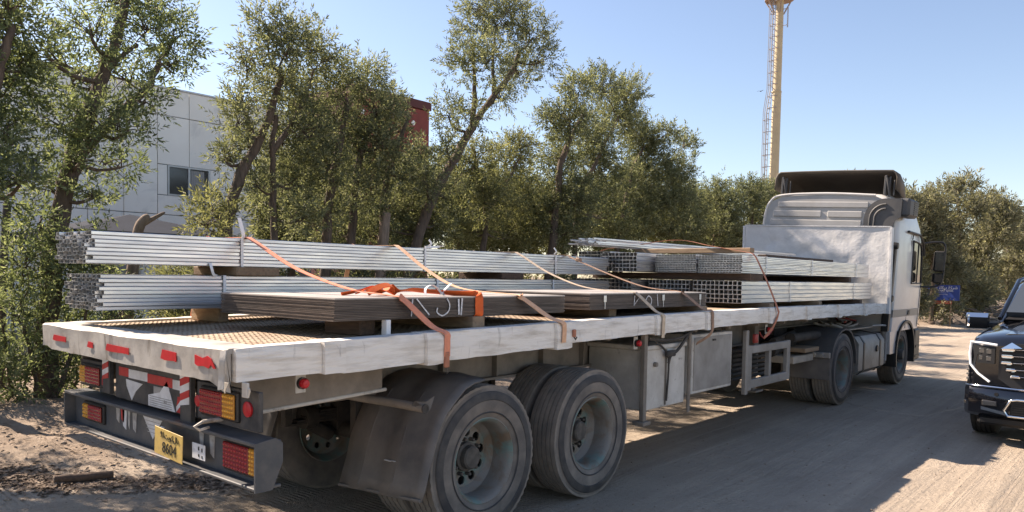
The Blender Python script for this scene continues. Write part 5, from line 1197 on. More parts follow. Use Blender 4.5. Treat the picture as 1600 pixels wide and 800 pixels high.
# ------------------------------------------------------------------ blue roadside sign
sg = thing('road_sign', 'blue signboard with white lettering beside the sandy road', 'sign', (-3.5, 34, 0))
SY = 34.0
m = MB(); m.box(-4.13, -2.88, SY, SY + .05, 1.13, 1.77, .008); sb = PB(m, 'sign_panel', 'sign_blue', sg)
m = MB(); m.box(-3.92, -3.15, SY + .005, SY + .045, .98, 1.11, .006); PB(m, 'lower_strip', 'sign_red', sg)
for x in (-3.85, -3.2):
    m = MB(); m.tube([(x, SY + .08, -.3), (x, SY + .08, 1.75)], .03, 8); PB(m, 'sign_post', 'timber', sg)
def stext(s, size, z, sx_=1.0, nm='sign_text'): att(text_mesh(nm, s, size, 'sign_white', None, REAR(-3.52, SY - .004, z), sx=sx_, depth=.003), sb)
stext('\u0634\u0631\u0643\u0629 \u0628\u0631\u0643\u0627\u062a \u0633\u062a\u064a\u0644'.translate({0x634: '\ufeb7', 0x631: '\ufeae', 0x643: '\ufedb', 0x629: '\ufe94', 0x628: '\ufe91', 0x627: '\ufe8e', 0x62a: '\ufe98', 0x633: '\ufeb3', 0x64a: '\ufef4', 0x644: '\ufede'})[::-1], .17, 1.655)
stext('BARAKAAT STEEL', .115, 1.53, .92); stext('\u2013 \u2013\u2013\u2013\u2013 \u2013\u2013\u2013\u2013\u2013\u2013 \u2013\u2013\u2013\u2013\u2013\u2013', .06, 1.455, .75, 'sign_line'); stext('\u2013\u2013\u2013\u2013\u2013 \u2013\u2013\u2013\u2013\u2013\u2013 \u2013\u2013\u2013\u2013', .09, 1.385, .58, 'sign_line')

TREES = {
 'edge': ([([(-6.8,0.57,0.21),(-6.8,0.69,1.94),(-6.8,0.83,3.03),(-6.8,0.97,3.99),(-6.8,1.13,4.61)],0.13,0.04)],[(-7.09,1.22,4.54,0.38,0.46),(-7.24,1.15,3.87,0.46,0.46),(-6.91,1.15,3.27,0.34,0.34),(-7.18,0.82,4.17,0.52,0.67),(-7.28,1.48,4.25,0.2,0.32),(-6.91,1.1,4.84,0.3,0.3),(-6.34,0.67,2.9,0.35,0.42),(-6.47,1.08,2.75,0.22,0.18)]),
 'left': ([([(-7.5,1.66,-0.02),(-7.5,1.69,0.98),(-7.5,1.78,1.98),(-7.5,1.88,2.73),(-7.5,2.0,3.15),(-7.5,2.1,3.46)],0.145,0.11),([(-7.5,2.0,3.15),(-7.5,2.18,3.77),(-7.5,2.37,4.31),(-7.5,2.56,4.94),(-7.5,2.77,5.77)],0.12,0.05),([(-7.5,2.05,3.29),(-7.5,2.3,3.57),(-7.5,2.64,4.0),(-7.5,2.97,4.34),(-7.5,3.15,4.77)],0.085,0.035),([(-7.5,2.43,4.49),(-7.5,2.68,4.76),(-7.5,2.86,4.93)],0.04,0.02)],[(-7.21,2.12,4.86,0.35,0.37),(-7.81,2.64,5.46,0.35,0.27),(-7.46,2.99,5.17,0.4,0.4),(-7.75,3.52,5.22,0.3,0.4),(-7.86,3.54,4.8,0.27,0.3),(-7.93,2.16,4.33,0.33,0.35),(-7.81,2.77,4.52,0.4,0.34),(-7.03,2.12,3.74,0.41,0.29),(-7.14,1.72,3.61,0.26,0.27),(-7.16,2.58,3.66,0.31,0.26),(-7.17,1.98,3.17,0.33,0.28),(-7.84,2.77,3.26,0.29,0.24),(-7.71,1.84,2.82,0.29,0.25),(-7.36,2.24,2.77,0.29,0.15),(-7.24,2.85,4.11,0.23,0.23),(-7.11,1.47,2.36,0.27,0.25),(-7.08,1.56,4.43,0.22,0.23),(-7.95,3.38,5.65,0.28,0.21)]),
 'bush': ([([(-7.3,1.51,-0.01),(-7.3,1.44,0.68),(-7.3,1.31,1.41)],0.04,0.015),([(-7.3,1.62,-0.03),(-7.3,1.89,0.65),(-7.3,2.13,1.4)],0.04,0.015),([(-7.3,1.96,-0.04),(-7.3,2.2,0.37),(-7.3,2.49,0.78)],0.03,0.012),([(-7.3,1.23,0.02),(-7.3,1.17,0.7),(-7.3,1.11,1.33)],0.03,0.012)],[(-7.18,1.35,1.88,0.35,0.35),(-7.11,1.83,1.73,0.36,0.36),(-7.29,1.24,1.17,0.39,0.43),(-7.65,1.94,0.96,0.43,0.47),(-7.33,1.45,0.48,0.44,0.31),(-7.75,2.5,0.71,0.29,0.38),(-6.82,2.03,2.06,0.21,0.21),(-6.9,0.98,0.45,0.3,0.3),(-7.25,2.31,1.44,0.29,0.31),(-7.52,1.96,0.33,0.34,0.25),(-6.85,2.35,1.16,0.17,0.25)]),
 'third': ([([(-8.0,4.36,1.86),(-8.0,4.48,2.68),(-8.0,4.69,3.36),(-8.0,4.98,3.86),(-8.0,5.21,4.37),(-8.0,5.45,5.11)],0.135,0.05),([(-8.0,5.34,2.09),(-8.0,5.29,3.16),(-8.0,5.28,3.8),(-8.0,5.36,4.45)],0.08,0.04),([(-8.0,4.98,3.86),(-8.0,4.8,4.36),(-8.0,4.64,4.63)],0.05,0.02),([(-8.0,5.28,3.8),(-8.0,5.83,4.64),(-8.0,6.09,5.35)],0.05,0.02)],[(-7.92,5.16,5.81,0.4,0.34),(-7.58,5.32,5.48,0.4,0.36),(-7.62,4.71,5.14,0.28,0.24),(-7.99,6.0,5.79,0.33,0.33),(-8.09,6.4,5.63,0.27,0.32),(-7.89,4.68,4.52,0.27,0.27),(-8.08,5.41,4.92,0.52,0.41),(-8.37,5.02,3.93,0.37,0.37),(-8.21,4.56,3.62,0.17,0.25),(-7.66,4.44,4.13,0.26,0.3),(-8.5,6.17,4.99,0.48,0.48),(-8.5,5.78,4.08,0.38,0.5),(-7.86,5.9,4.14,0.38,0.55),(-8.24,5.9,3.35,0.36,0.47),(-7.96,5.82,2.71,0.49,0.29),(-8.03,5.0,3.24,0.23,0.28)]),
 'sucker': ([([(-7.6,3.98,2.05),(-7.6,4.0,2.44),(-7.6,3.98,2.82)],0.03,0.01)],[(-7.77,4.08,2.74,0.34,0.26),(-7.05,3.57,2.47,0.28,0.17),(-7.93,4.38,2.62,0.2,0.2)]),
 'fourth': ([([(-8.3,6.57,1.89),(-8.3,6.66,3.19),(-8.3,6.87,4.21),(-8.3,7.08,5.02)],0.13,0.05),([(-8.3,7.16,1.91),(-8.3,7.26,3.49),(-8.3,7.54,4.55),(-8.3,7.74,5.01)],0.11,0.04)],[(-8.4,6.93,5.38,0.45,0.43),(-8.63,7.75,5.58,0.48,0.43),(-8.15,7.69,4.86,0.44,0.47),(-8.55,6.94,4.67,0.51,0.48),(-8.46,7.47,4.23,0.52,0.54),(-8.03,6.42,3.7,0.39,0.5),(-8.5,6.6,2.9,0.43,0.47),(-8.24,7.31,3.22,0.49,0.54),(-7.86,7.54,4.25,0.27,0.36),(-8.74,7.37,2.53,0.5,0.33)]),
 'fifth': ([([(-8.3,7.88,1.92),(-8.3,7.96,3.31),(-8.3,8.31,4.42),(-8.3,8.6,5.04)],0.1,0.04)],[(-8.78,8.58,5.33,0.29,0.29),(-8.6,8.46,4.79,0.29,0.31),(-8.01,7.9,3.88,0.37,0.45),(-8.17,8.68,3.78,0.44,0.52),(-8.59,8.75,3.13,0.53,0.53),(-8.49,8.12,3.05,0.36,0.46),(-8.65,9.14,2.69,0.46,0.33),(-8.35,7.84,2.55,0.38,0.28)]),
 'leaner': ([([(-8.0,8.38,1.8),(-8.0,8.71,2.84),(-8.0,9.15,3.66),(-8.0,9.64,4.31),(-8.0,10.14,5.02),(-8.0,10.82,5.8),(-8.0,11.42,6.46),(-8.0,11.67,6.97)],0.145,0.05),([(-8.0,10.14,5.02),(-8.0,10.2,5.82),(-8.0,10.1,6.74)],0.07,0.025),([(-8.0,10.82,5.8),(-8.0,10.76,6.62),(-8.0,10.85,7.34)],0.05,0.02)],[(-8.5,10.66,7.28,0.54,0.6),(-7.78,10.96,7.35,0.59,0.54),(-7.56,11.59,7.19,0.49,0.55),(-7.5,11.95,6.73,0.32,0.41),(-7.74,9.49,6.19,0.37,0.4),(-7.49,10.04,6.27,0.56,0.54),(-8.53,12.32,6.64,0.55,0.43),(-8.23,9.63,5.2,0.38,0.41),(-7.49,9.63,5.14,0.29,0.32),(-7.7,9.07,4.38,0.31,0.36),(-8.1,10.47,7.64,0.42,0.28),(-7.51,10.81,7.64,0.41,0.25),(-7.87,10.97,5.78,0.34,0.26),(-7.65,8.51,3.57,0.33,0.43),(-8.23,9.65,3.52,0.46,0.57),(-8.34,9.4,2.9,0.54,0.43)]),
 'yellow': ([([(-8.6,11.14,1.98),(-8.6,11.29,3.32),(-8.6,10.94,4.28),(-8.6,10.82,4.73)],0.1,0.04),([(-8.6,11.29,3.32),(-8.6,11.95,3.98),(-8.6,12.46,4.73)],0.06,0.02)],[(-8.66,10.89,4.37,0.61,0.56),(-9.0,12.4,4.58,0.6,0.6),(-8.73,12.61,4.96,0.44,0.35),(-8.09,10.76,3.57,0.69,0.57),(-8.79,12.71,3.56,0.64,0.67),(-9.14,11.44,2.87,0.67,0.49),(-9.1,12.81,2.81,0.65,0.42),(-8.96,10.5,4.26,0.35,0.38)]),
 'round': ([([(-8.2,13.2,2.02),(-8.2,13.51,3.79),(-8.2,13.57,4.56),(-8.2,13.95,5.29),(-8.2,14.63,6.18)],0.13,0.05),([(-8.2,14.29,2.04),(-8.2,14.45,3.87),(-8.2,15.41,5.24),(-8.2,16.16,6.22)],0.1,0.035)],[(-7.89,13.75,6.46,0.48,0.41),(-8.35,15.56,7.05,0.59,0.45),(-8.43,17.06,7.11,0.51,0.51),(-8.64,16.68,6.42,0.77,0.66),(-7.67,13.21,5.59,0.59,0.53),(-8.28,13.24,5.67,0.38,0.32),(-8.52,15.32,5.49,0.8,0.69),(-8.68,17.8,6.27,0.42,0.53),(-8.69,14.07,4.83,0.63,0.6),(-8.56,15.98,4.7,0.78,0.75),(-8.01,14.01,3.79,0.72,0.68),(-8.59,13.44,3.61,0.58,0.68),(-8.71,16.57,3.54,0.73,0.7),(-8.21,13.77,2.91,0.72,0.42)]),
 'ninth': ([([(-8.6,16.87,2.09),(-8.6,17.24,3.77),(-8.6,17.65,4.97),(-8.6,18.23,5.76)],0.1,0.04),([(-8.6,17.24,3.77),(-8.6,18.85,4.68),(-8.6,20.42,5.86)],0.06,0.02)],[(-8.88,18.5,5.98,0.63,0.55),(-8.05,18.58,6.1,0.46,0.34),(-9.02,21.8,6.42,0.35,0.39),(-8.57,18.85,5.26,0.82,0.71),(-8.3,19.9,5.06,0.64,0.73),(-8.7,17.9,4.59,0.73,0.76),(-8.06,19.11,4.09,0.82,0.78),(-8.62,18.19,3.65,0.81,0.69),(-8.88,21.96,4.1,0.57,0.83),(-8.7,17.43,3.11,0.72,0.42),(-9.11,21.52,3.34,0.91,0.48)]),
 'gapa': ([([(-9.0,23.85,2.68),(-9.0,24.28,4.09),(-9.0,24.37,5.03)],0.09,0.04)],[(-9.09,24.4,5.03,0.61,0.38),(-9.28,24.31,4.45,0.47,0.56),(-8.57,24.02,4.4,0.64,0.64),(-8.64,23.7,3.58,0.78,0.55)]),
 'gapb': ([([(-9.0,27.1,2.78),(-9.0,27.35,4.3),(-9.0,27.52,5.32)],0.1,0.04)],[(-9.0,27.03,5.33,0.65,0.45),(-9.52,29.54,5.41,0.65,0.54),(-9.27,27.28,4.69,0.71,0.66),(-9.28,29.25,4.58,0.75,0.75),(-9.32,28.1,3.72,0.99,0.62),(-9.3,30.6,5.36,0.55,0.71)]),
 'back0': ([([(-10.8,7.51,2.03),(-10.8,7.6,3.0),(-10.8,7.44,3.66),(-10.8,7.57,4.22)],0.1,0.03)],[(-11.17,8.23,4.01,0.58,0.53),(-11.22,7.51,3.71,0.59,0.51),(-11.32,7.94,3.64,0.51,0.54),(-10.57,6.92,3.25,0.57,0.41),(-10.4,6.93,3.03,0.56,0.39),(-11.11,7.63,2.81,0.58,0.44),(-11.09,7.23,2.57,0.42,0.37),(-11.34,7.51,2.34,0.48,0.48)]),
 'back1': ([([(-11.1,9.18,2.07),(-11.1,9.28,3.12),(-11.1,9.09,4.36),(-11.1,9.23,4.97)],0.1,0.03)],[(-11.15,8.71,4.57,0.57,0.46),(-11.04,8.71,4.22,0.6,0.47),(-11.27,9.3,4.12,0.45,0.46),(-11.12,9.3,3.83,0.62,0.43),(-11.44,9.03,3.52,0.66,0.52),(-11.61,10.14,3.14,0.48,0.47),(-10.7,8.86,2.83,0.63,0.44),(-11.39,8.89,2.36,0.47,0.55)]),
 'back2': ([([(-10.8,10.59,2.11),(-10.8,10.7,3.21),(-10.8,10.48,3.97),(-10.8,10.64,4.61)],0.1,0.03)],[(-11.01,11.44,4.5,0.49,0.62),(-10.49,9.84,4.03,0.59,0.45),(-10.3,10.69,3.83,0.67,0.46),(-10.63,10.57,3.41,0.61,0.58),(-11.19,11.24,3.45,0.69,0.54),(-10.44,9.99,3.04,0.63,0.5),(-10.62,11.08,2.71,0.69,0.52),(-11.15,11.19,2.5,0.55,0.61)]),
 'back3': ([([(-11.1,12.91,2.17),(-11.1,13.03,3.38),(-11.1,12.77,3.88),(-11.1,12.96,4.58)],0.1,0.03)],[(-11.13,13.76,4.19,0.76,0.48),(-10.86,12.8,4.0,0.64,0.47),(-11.0,12.19,3.72,0.55,0.53),(-11.16,12.03,3.58,0.67,0.52),(-10.94,12.75,3.22,0.6,0.46),(-11.45,13.83,3.11,0.71,0.6),(-11.45,14.24,2.95,0.74,0.56),(-11.29,13.24,2.57,0.61,0.48)]),
 'back4': ([([(-10.8,14.83,2.22),(-10.8,14.96,3.51),(-10.8,14.67,3.94),(-10.8,14.87,4.69)],0.1,0.03)],[(-11.0,15.5,4.29,0.61,0.72),(-10.37,13.62,3.9,0.54,0.61),(-11.27,14.55,3.79,0.74,0.65),(-11.24,15.18,3.55,0.82,0.51),(-10.62,14.62,3.23,0.73,0.57),(-10.47,13.99,2.96,0.55,0.62),(-10.45,15.17,3.02,0.64,0.55),(-10.26,14.27,2.68,0.75,0.66)]),
 'back5': ([([(-11.1,17.7,2.29),(-11.1,17.85,3.72),(-11.1,17.51,3.9),(-11.1,17.75,4.72)],0.1,0.03)],[(-11.03,17.21,4.13,0.83,0.57),(-11.08,18.65,4.13,0.64,0.78),(-11.51,17.52,3.95,0.73,0.67),(-10.69,16.13,3.49,0.8,0.61),(-11.61,19.19,3.51,0.9,0.61),(-11.46,17.76,3.25,0.65,0.77),(-10.75,17.56,3.13,0.77,0.62),(-11.41,17.25,2.89,0.74,0.54)]),
 'back6': ([([(-10.8,20.62,2.36),(-10.8,20.8,3.91),(-10.8,20.36,4.43),(-10.8,20.65,5.32)],0.1,0.03)],[(-11.34,22.2,5.18,0.76,0.77),(-10.69,18.98,4.36,0.85,0.55),(-10.73,21.03,4.35,0.86,0.83),(-10.45,21.61,4.13,0.94,0.8),(-10.41,21.5,3.97,0.96,0.64),(-10.88,19.53,3.38,0.89,0.8),(-10.42,19.56,3.03,0.64,0.8),(-11.13,20.44,2.89,0.7,0.59)]),
 'back7': ([([(-11.1,24.78,2.47),(-11.1,24.99,4.21),(-11.1,24.47,4.42),(-11.1,24.82,5.44)],0.1,0.03)],[(-11.32,25.66,4.95,1.1,0.72),(-10.83,22.52,4.36,0.8,0.71),(-10.63,25.07,4.54,1.06,0.79),(-10.8,22.52,3.83,0.88,0.63),(-11.07,26.07,3.85,1.03,0.87),(-11.46,27.53,3.98,1.17,0.9),(-10.87,23.36,3.24,0.83,0.81),(-11.36,26.08,3.13,0.81,0.79)]),
 'back8': ([([(-10.8,28.68,2.57),(-10.8,28.93,4.48),(-10.8,28.34,3.95),(-10.8,28.76,5.06)],0.1,0.03)],[(-10.35,25.98,4.45,0.97,0.71),(-11.04,27.48,4.28,0.95,0.76),(-11.21,28.98,4.03,0.88,0.78),(-10.89,26.76,3.97,0.81,0.98),(-11.17,28.57,3.58,0.87,1.01),(-10.95,28.96,3.54,1.08,0.8),(-11.31,28.53,3.35,0.87,0.72),(-10.51,29.24,3.2,0.92,0.88)]),
 'far0': ([([(-4.34,32.0,0.43),(-4.37,32.0,3.04),(-4.56,32.0,4.98)],0.14,0.05)],[(-4.38,31.44,4.98,0.49,0.45),(-5.02,33.03,4.77,0.61,0.48),(-4.63,32.48,4.23,0.66,0.44),(-4.45,31.05,3.68,0.58,0.42),(-5.08,32.99,3.3,0.65,0.64),(-4.5,31.45,2.77,0.49,0.61),(-4.71,32.46,2.32,0.59,0.55),(-4.22,31.9,1.85,0.64,0.61),(-4.03,31.45,1.38,0.61,0.57),(-4.04,31.3,0.92,0.53,0.45)]),
 'far1': ([([(-3.89,34.0,0.42),(-3.92,34.0,3.12),(-4.12,34.0,5.12)],0.14,0.05)],[(-4.05,33.26,5.06,0.57,0.52),(-4.18,34.62,4.74,0.58,0.69),(-4.36,33.85,4.22,0.67,0.71),(-4.33,34.81,3.79,0.79,0.68),(-3.92,33.93,3.27,0.68,0.62),(-4.37,34.98,2.83,0.8,0.6),(-3.56,35.17,2.35,0.75,0.5),(-4.43,34.78,1.85,0.67,0.7),(-4.52,34.78,1.36,0.7,0.59),(-3.69,34.77,0.9,0.77,0.68)]),
 'far2': ([([(-3.43,37.0,0.39),(-3.48,37.0,3.58),(-3.7,37.0,6.03)],0.14,0.05)],[(-3.57,37.92,6.15,0.59,0.54),(-4.24,37.1,5.67,0.72,0.61),(-2.91,36.14,4.95,0.61,0.68),(-4.04,37.05,4.47,0.78,0.59),(-3.99,37.07,3.87,0.62,0.64),(-4.0,36.23,3.25,0.62,0.48),(-3.89,36.02,2.66,0.57,0.53),(-3.65,36.24,2.08,0.71,0.58),(-3.1,37.47,1.51,0.76,0.71),(-3.01,37.75,0.91,0.68,0.65)]),
 'far3': ([([(-3.13,42.0,0.34),(-3.17,42.0,3.45),(-3.4,42.0,5.74)],0.14,0.05)],[(-3.35,42.43,5.82,0.65,0.59),(-2.76,41.79,5.26,0.7,0.72),(-2.68,41.85,4.73,0.72,0.72),(-2.88,41.39,4.17,0.8,0.54),(-3.83,42.66,3.69,0.88,0.75),(-3.67,42.62,3.13,0.81,0.59),(-3.39,41.87,2.55,0.71,0.6),(-3.83,42.78,2.0,0.75,0.73),(-3.32,41.35,1.46,0.76,0.79),(-3.71,41.63,0.89,0.67,0.56)]),
 'far4': ([([(-3.58,52.0,0.22),(-3.62,52.0,3.56),(-3.88,52.0,5.9)],0.14,0.05)],[(-3.52,51.44,6.02,0.63,0.58),(-4.2,51.35,5.57,0.73,0.66),(-3.02,50.85,4.93,0.67,0.63),(-3.77,52.94,4.47,0.7,0.79),(-3.29,52.56,3.86,0.78,0.55),(-2.94,51.13,3.23,0.72,0.68),(-3.54,51.38,2.66,0.72,0.77),(-4.13,53.15,2.08,0.64,0.82),(-4.03,52.48,1.49,0.67,0.66),(-3.06,51.87,0.93,0.68,0.53)]),
 'far5': ([([(-3.69,62.0,0.18),(-3.71,62.0,3.6),(-3.99,62.0,5.86)],0.14,0.05)],[(-4.1,61.27,6.02,0.74,0.68),(-3.27,62.64,5.52,0.73,0.86),(-3.33,61.78,4.92,0.91,0.71),(-4.04,61.53,4.36,0.91,0.92),(-3.67,62.79,3.83,0.86,0.75),(-3.85,61.06,3.22,0.9,0.75),(-3.85,63.04,2.69,0.9,0.84),(-4.43,61.55,2.1,0.76,0.85),(-3.59,61.67,1.55,0.94,0.64),(-4.06,61.29,0.98,0.84,0.85)]),
 'far6': ([([(-9.12,40.0,0.09),(-9.16,40.0,3.81),(-9.42,40.0,6.66)],0.14,0.05)],[(-8.82,38.95,6.71,0.51,0.46),(-9.07,39.31,6.38,0.57,0.54),(-9.12,40.42,5.77,0.7,0.53),(-9.4,39.26,4.98,0.55,0.44),(-8.83,39.12,4.25,0.68,0.47),(-8.92,39.99,3.58,0.52,0.63),(-9.25,40.34,2.87,0.57,0.45),(-9.26,38.81,2.12,0.66,0.47),(-9.15,40.42,1.42,0.61,0.54),(-8.93,40.2,0.7,0.51,0.58)]),
 'far7': ([([(-3.56,75.0,0.22),(-3.58,75.0,3.85),(-3.89,75.0,6.11)],0.14,0.05)],[(-4.2,75.21,6.32,0.96,0.88),(-3.58,74.68,5.57,0.87,0.99),(-2.84,75.04,5.02,0.98,1.17),(-3.41,74.33,4.46,1.21,0.79),(-3.36,76.16,3.96,1.09,1.04),(-4.01,75.85,3.4,1.28,1.07),(-3.21,74.75,2.83,1.13,1.0),(-2.98,74.32,2.28,1.1,1.0),(-4.32,74.87,1.71,1.1,0.86),(-3.46,75.33,1.17,1.04,1.1)]),
}

# ------------------------------------------------------------------ trees
def foliage(blobs, seed, leaf, dens, upb=.45, nl=13, sprig=.30):
    rg_ = np.random.default_rng(seed); P0 = []; AX = []; BT = []
    for (x, y, z, ru, rv) in blobs:
        n = int(max(6, dens * .80 * ru * rv * math.pi / nl))
        d = rg_.normal(size=(n, 3)); d /= np.linalg.norm(d, axis=1)[:, None]
        rad = rg_.random(n) ** .42
        # lumpy outline: clumps of sprigs
        lump = 1 + .28 * np.sin(d[:, 0] * 5 + x * 3) * np.sin(d[:, 1] * 6 + z) + .18 * np.sin(d[:, 2] * 9 + y * 2)
        p = np.array([x, y, z]) + d * (rad * lump)[:, None] * np.array([ru * .9, ru, rv]) * .92
        ax = d * .65 + rg_.normal(size=(n, 3)) * .42; ax[:, 2] += upb; ax /= np.linalg.norm(ax, axis=1)[:, None]
        P0.append(p); AX.append(ax); BT.append(np.full(n, rg_.normal() * .05) + rg_.normal(size=n) * .10)
    P0 = np.concatenate(P0); AX = np.concatenate(AX); BT = np.concatenate(BT); n = len(P0)
    ref = np.where(np.abs(AX[:, 2:3]) < .9, np.array([[0, 0, 1.]]), np.array([[1., 0, 0]]))
    e1 = np.cross(AX, ref); e1 /= np.linalg.norm(e1, axis=1)[:, None]; e2 = np.cross(AX, e1)
    sl_ = sprig * rg_.uniform(.6, 1.25, n)
    t = np.linspace(.12, 1.0, nl)[None, :] + rg_.uniform(-.03, .03, (n, nl)); ang = np.arange(nl)[None, :] * 2.4 + rg_.random((n, 1)) * 6.3
    base = P0[:, None, :] + AX[:, None, :] * (t * sl_[:, None])[:, :, None]
    side = np.cos(ang)[:, :, None] * e1[:, None, :] + np.sin(ang)[:, :, None] * e2[:, None, :]
    dr = AX[:, None, :] * (.35 + .9 * t ** 2)[:, :, None] + side * (1.15 - .55 * t)[:, :, None] + rg_.normal(size=(n, nl, 3)) * .15
    dr[:, :, 2] -= .12
    dr /= np.linalg.norm(dr, axis=2)[:, :, None]
    wv = np.cross(dr, side + rg_.normal(size=(n, nl, 3)) * .5); wv /= np.linalg.norm(wv, axis=2)[:, :, None] + 1e-9
    nn = np.cross(wv, dr); L_ = leaf * rg_.uniform(.65, 1.2, (n, nl, 1)); W_ = L_ * rg_.uniform(.12, .17, (n, nl, 1))
    v0 = base; v1 = base + dr * L_ * .45 + wv * W_ + nn * W_ * .4; v2 = base + dr * L_ - nn * L_ * .08; v3 = base + dr * L_ * .45 - wv * W_ + nn * W_ * .4
    V = np.stack([v0, v1, v2, v3], 2).reshape(-1, 3); k = len(V) // 4; i = np.arange(k) * 4
    F = np.concatenate([np.stack([i, i + 1, i + 2], 1), np.stack([i, i + 2, i + 3], 1)])
    tint = np.clip(.48 + BT[:, None] + rg_.normal(size=(n, nl)) * .22, 0, 1).reshape(-1)
    return V, F, np.repeat(tint, 4), P0
def limb_pts(pts, seed, amp):
    rg_ = random.Random(seed); P_ = catmull(pts, 5)
    return [p + Vector((rg_.uniform(-amp, amp), rg_.uniform(-amp, amp), 0)) for p in P_]
def make_tree(name, label, cat, key, mat_leaf, leaf=.088, dens=4200, seed=0, sprig=.30, extra=True, group='roadside trees', twigs=7):
    limbs, blobs = TREES[key]; blobs = list(blobs); base = limbs[0][0][0]
    bx_, by_ = base[0], base[1]
    root = thing(name, label, cat, (bx_, by_, G(bx_, by_)), group)
    mb = MB(); rg_ = random.Random(seed); nodes = []
    for li, (pts, r0, r1) in enumerate(limbs):
        pts = list(pts)
        if pts[0][2] > .35 and (li == 0 or pts[0][2] < 2.8) and not (li > 0 and any((Vector(pts[0]) - Vector(q_)).length < .5 for q_ in limbs[0][0][1:])):
            pts = [(pts[0][0] + rg_.uniform(-.15, .15), pts[0][1] + rg_.uniform(-.25, .1), -.1), (pts[0][0] + .04, pts[0][1] - .08, pts[0][2] * .5)] + pts
        elif li == 0: pts = [(pts[0][0], pts[0][1], -.12)] + pts
        P_ = limb_pts(pts, seed + li, .018); n = len(P_)
        rs = [(r0 + (r1 - r0) * i / (n - 1)) * (1.35 if i < 2 and li == 0 else 1) * rg_.uniform(.86, 1.12) for i in range(n)]
        mb.tube(P_, rs, 11); nodes += [(p, r_) for p, r_ in zip(P_, rs)]
    if extra:
        for k in range(3):
            blobs.append((bx_ + rg_.uniform(-.4, .4), by_ + rg_.uniform(-.7, .7), .55 + .45 * k, rg_.uniform(.45, .65), rg_.uniform(.35, .5)))
    for bi, (x, y, z, ru, rv) in enumerate(blobs):       # boughs feeding each clump
        c = Vector((x, y, z)); nr = min(nodes, key=lambda q_: (q_[0] - c).length + max(0, q_[0].z - z) * .7)
        mid = (nr[0] + c) * .5 + Vector((rg_.uniform(-.1, .1), rg_.uniform(-.1, .1), -.08))
        bl = [tuple(nr[0]), tuple(mid), tuple(c)]
        if (c - nr[0]).length > .1: mb.tube(catmull(bl, 3), [max(.012, min(.035, nr[1] * .5)) * (1 - .5 * i / 6) for i in range(7)], 6)
        for k in range(twigs):
            d = Vector((rg_.gauss(0, 1), rg_.gauss(0, 1), rg_.gauss(.5, .8))).normalized()
            e = c + Vector((d.x * ru, d.y * ru, d.z * rv)) * .9; s_ = c.lerp(nr[0], rg_.uniform(0, .5))
            mb.tube([tuple(s_), tuple(s_.lerp(e, .5) + Vector((rg_.uniform(-.05, .05), rg_.uniform(-.05, .05), .03))), tuple(e)], [.011, .008, .003], 4, False)
    for k in range(10):
        x, y, z, ru, rv = blobs[rg_.randrange(len(blobs))]
        d = Vector((rg_.gauss(0, 1), rg_.gauss(0, 1), rg_.gauss(.7, .6))).normalized(); c = Vector((x, y, z)); e = c + Vector((d.x * ru, d.y * ru, d.z * rv)) * rg_.uniform(1.2, 1.6)
        mb.tube([tuple(c), tuple(c.lerp(e, .6) + Vector((rg_.uniform(-.06, .06), rg_.uniform(-.06, .06), .02))), tuple(e)], [.010, .007, .002], 4, False)
    PB(mb, 'trunk', 'bark', root, 70)
    V, F, tint, _ = foliage(blobs, seed + 100, leaf, dens, sprig=sprig)
    att(link('crown', fast_mesh('crown', V, F, mat_leaf, tint)), root)
    return root
make_tree('tree', 'leafy tree cut off by the left edge of the photo', 'tree', 'edge', 'leaf_green', seed=1, dens=3600, extra=False)
make_tree('tree', 'tall forked tree with leaning trunk left of the long tube bundles', 'tree', 'left', 'leaf_green', seed=2, dens=3300, extra=False)
make_tree('shrub', 'dense dark green shrub at the foot of the forked tree by the trailer rear', 'shrub', 'bush', 'leaf_green', seed=3, dens=4200, extra=False, group='roadside shrubs')
make_tree('tree', 'tree with thick leaning trunk right of the building window', 'tree', 'third', 'leaf_olive', seed=4)
make_tree('shrub', 'small bright green shoots below the building window', 'shrub', 'sucker', 'leaf_yellow', seed=5, group='roadside shrubs', extra=True)
make_tree('tree', 'twin stemmed olive tree left of the red block', 'tree', 'fourth', 'leaf_olive', seed=6)
make_tree('tree', 'slim tree directly in front of the red block', 'tree', 'fifth', 'leaf_olive', seed=7)
make_tree('tree', 'tallest tree leaning right with bare slanted trunk', 'tree', 'leaner', 'leaf_olive', seed=8, dens=3000)
make_tree('tree', 'low yellowish tree just right of the slanted trunk', 'tree', 'yellow', 'leaf_yellow', seed=9)
make_tree('tree', 'broad rounded tree behind the rear end of the front tube stack', 'tree', 'round', 'leaf_olive', seed=10, leaf=.10, dens=3700)
make_tree('tree', 'spreading tree with feathery right side left of the headboard', 'tree', 'ninth', 'leaf_olive', seed=11, leaf=.11, dens=3200)
make_tree('tree', 'smaller tree left of the mast, next to the gap in the row', 'tree', 'gapa', 'leaf_olive', seed=12, leaf=.12, dens=3000, sprig=.36)
make_tree('tree', 'bushy tree right below the mast behind the headboard', 'tree', 'gapb', 'leaf_olive', seed=13, leaf=.12, dens=3000, sprig=.36)
bl_ = ['shaded tree behind the leaning trunk near the building', 'shaded tree behind the twin stemmed tree', 'shaded tree standing behind the slim tree', 'shaded tree behind the slanted trunk', 'shaded tree behind the low yellowish tree',
       'shaded tree behind the left half of the rounded tree', 'shaded tree between the rounded and the feathery tree, further back', 'shaded tree behind the feathery tree', 'shaded tree behind the gap in the row']
for k in range(9):
    make_tree('tree', bl_[k], 'tree', 'back%d' % k, 'leaf_yellow' if k % 3 == 1 else 'leaf_olive', leaf=.12, dens=2700, seed=30 + k, sprig=.34, group='back row trees', twigs=4)
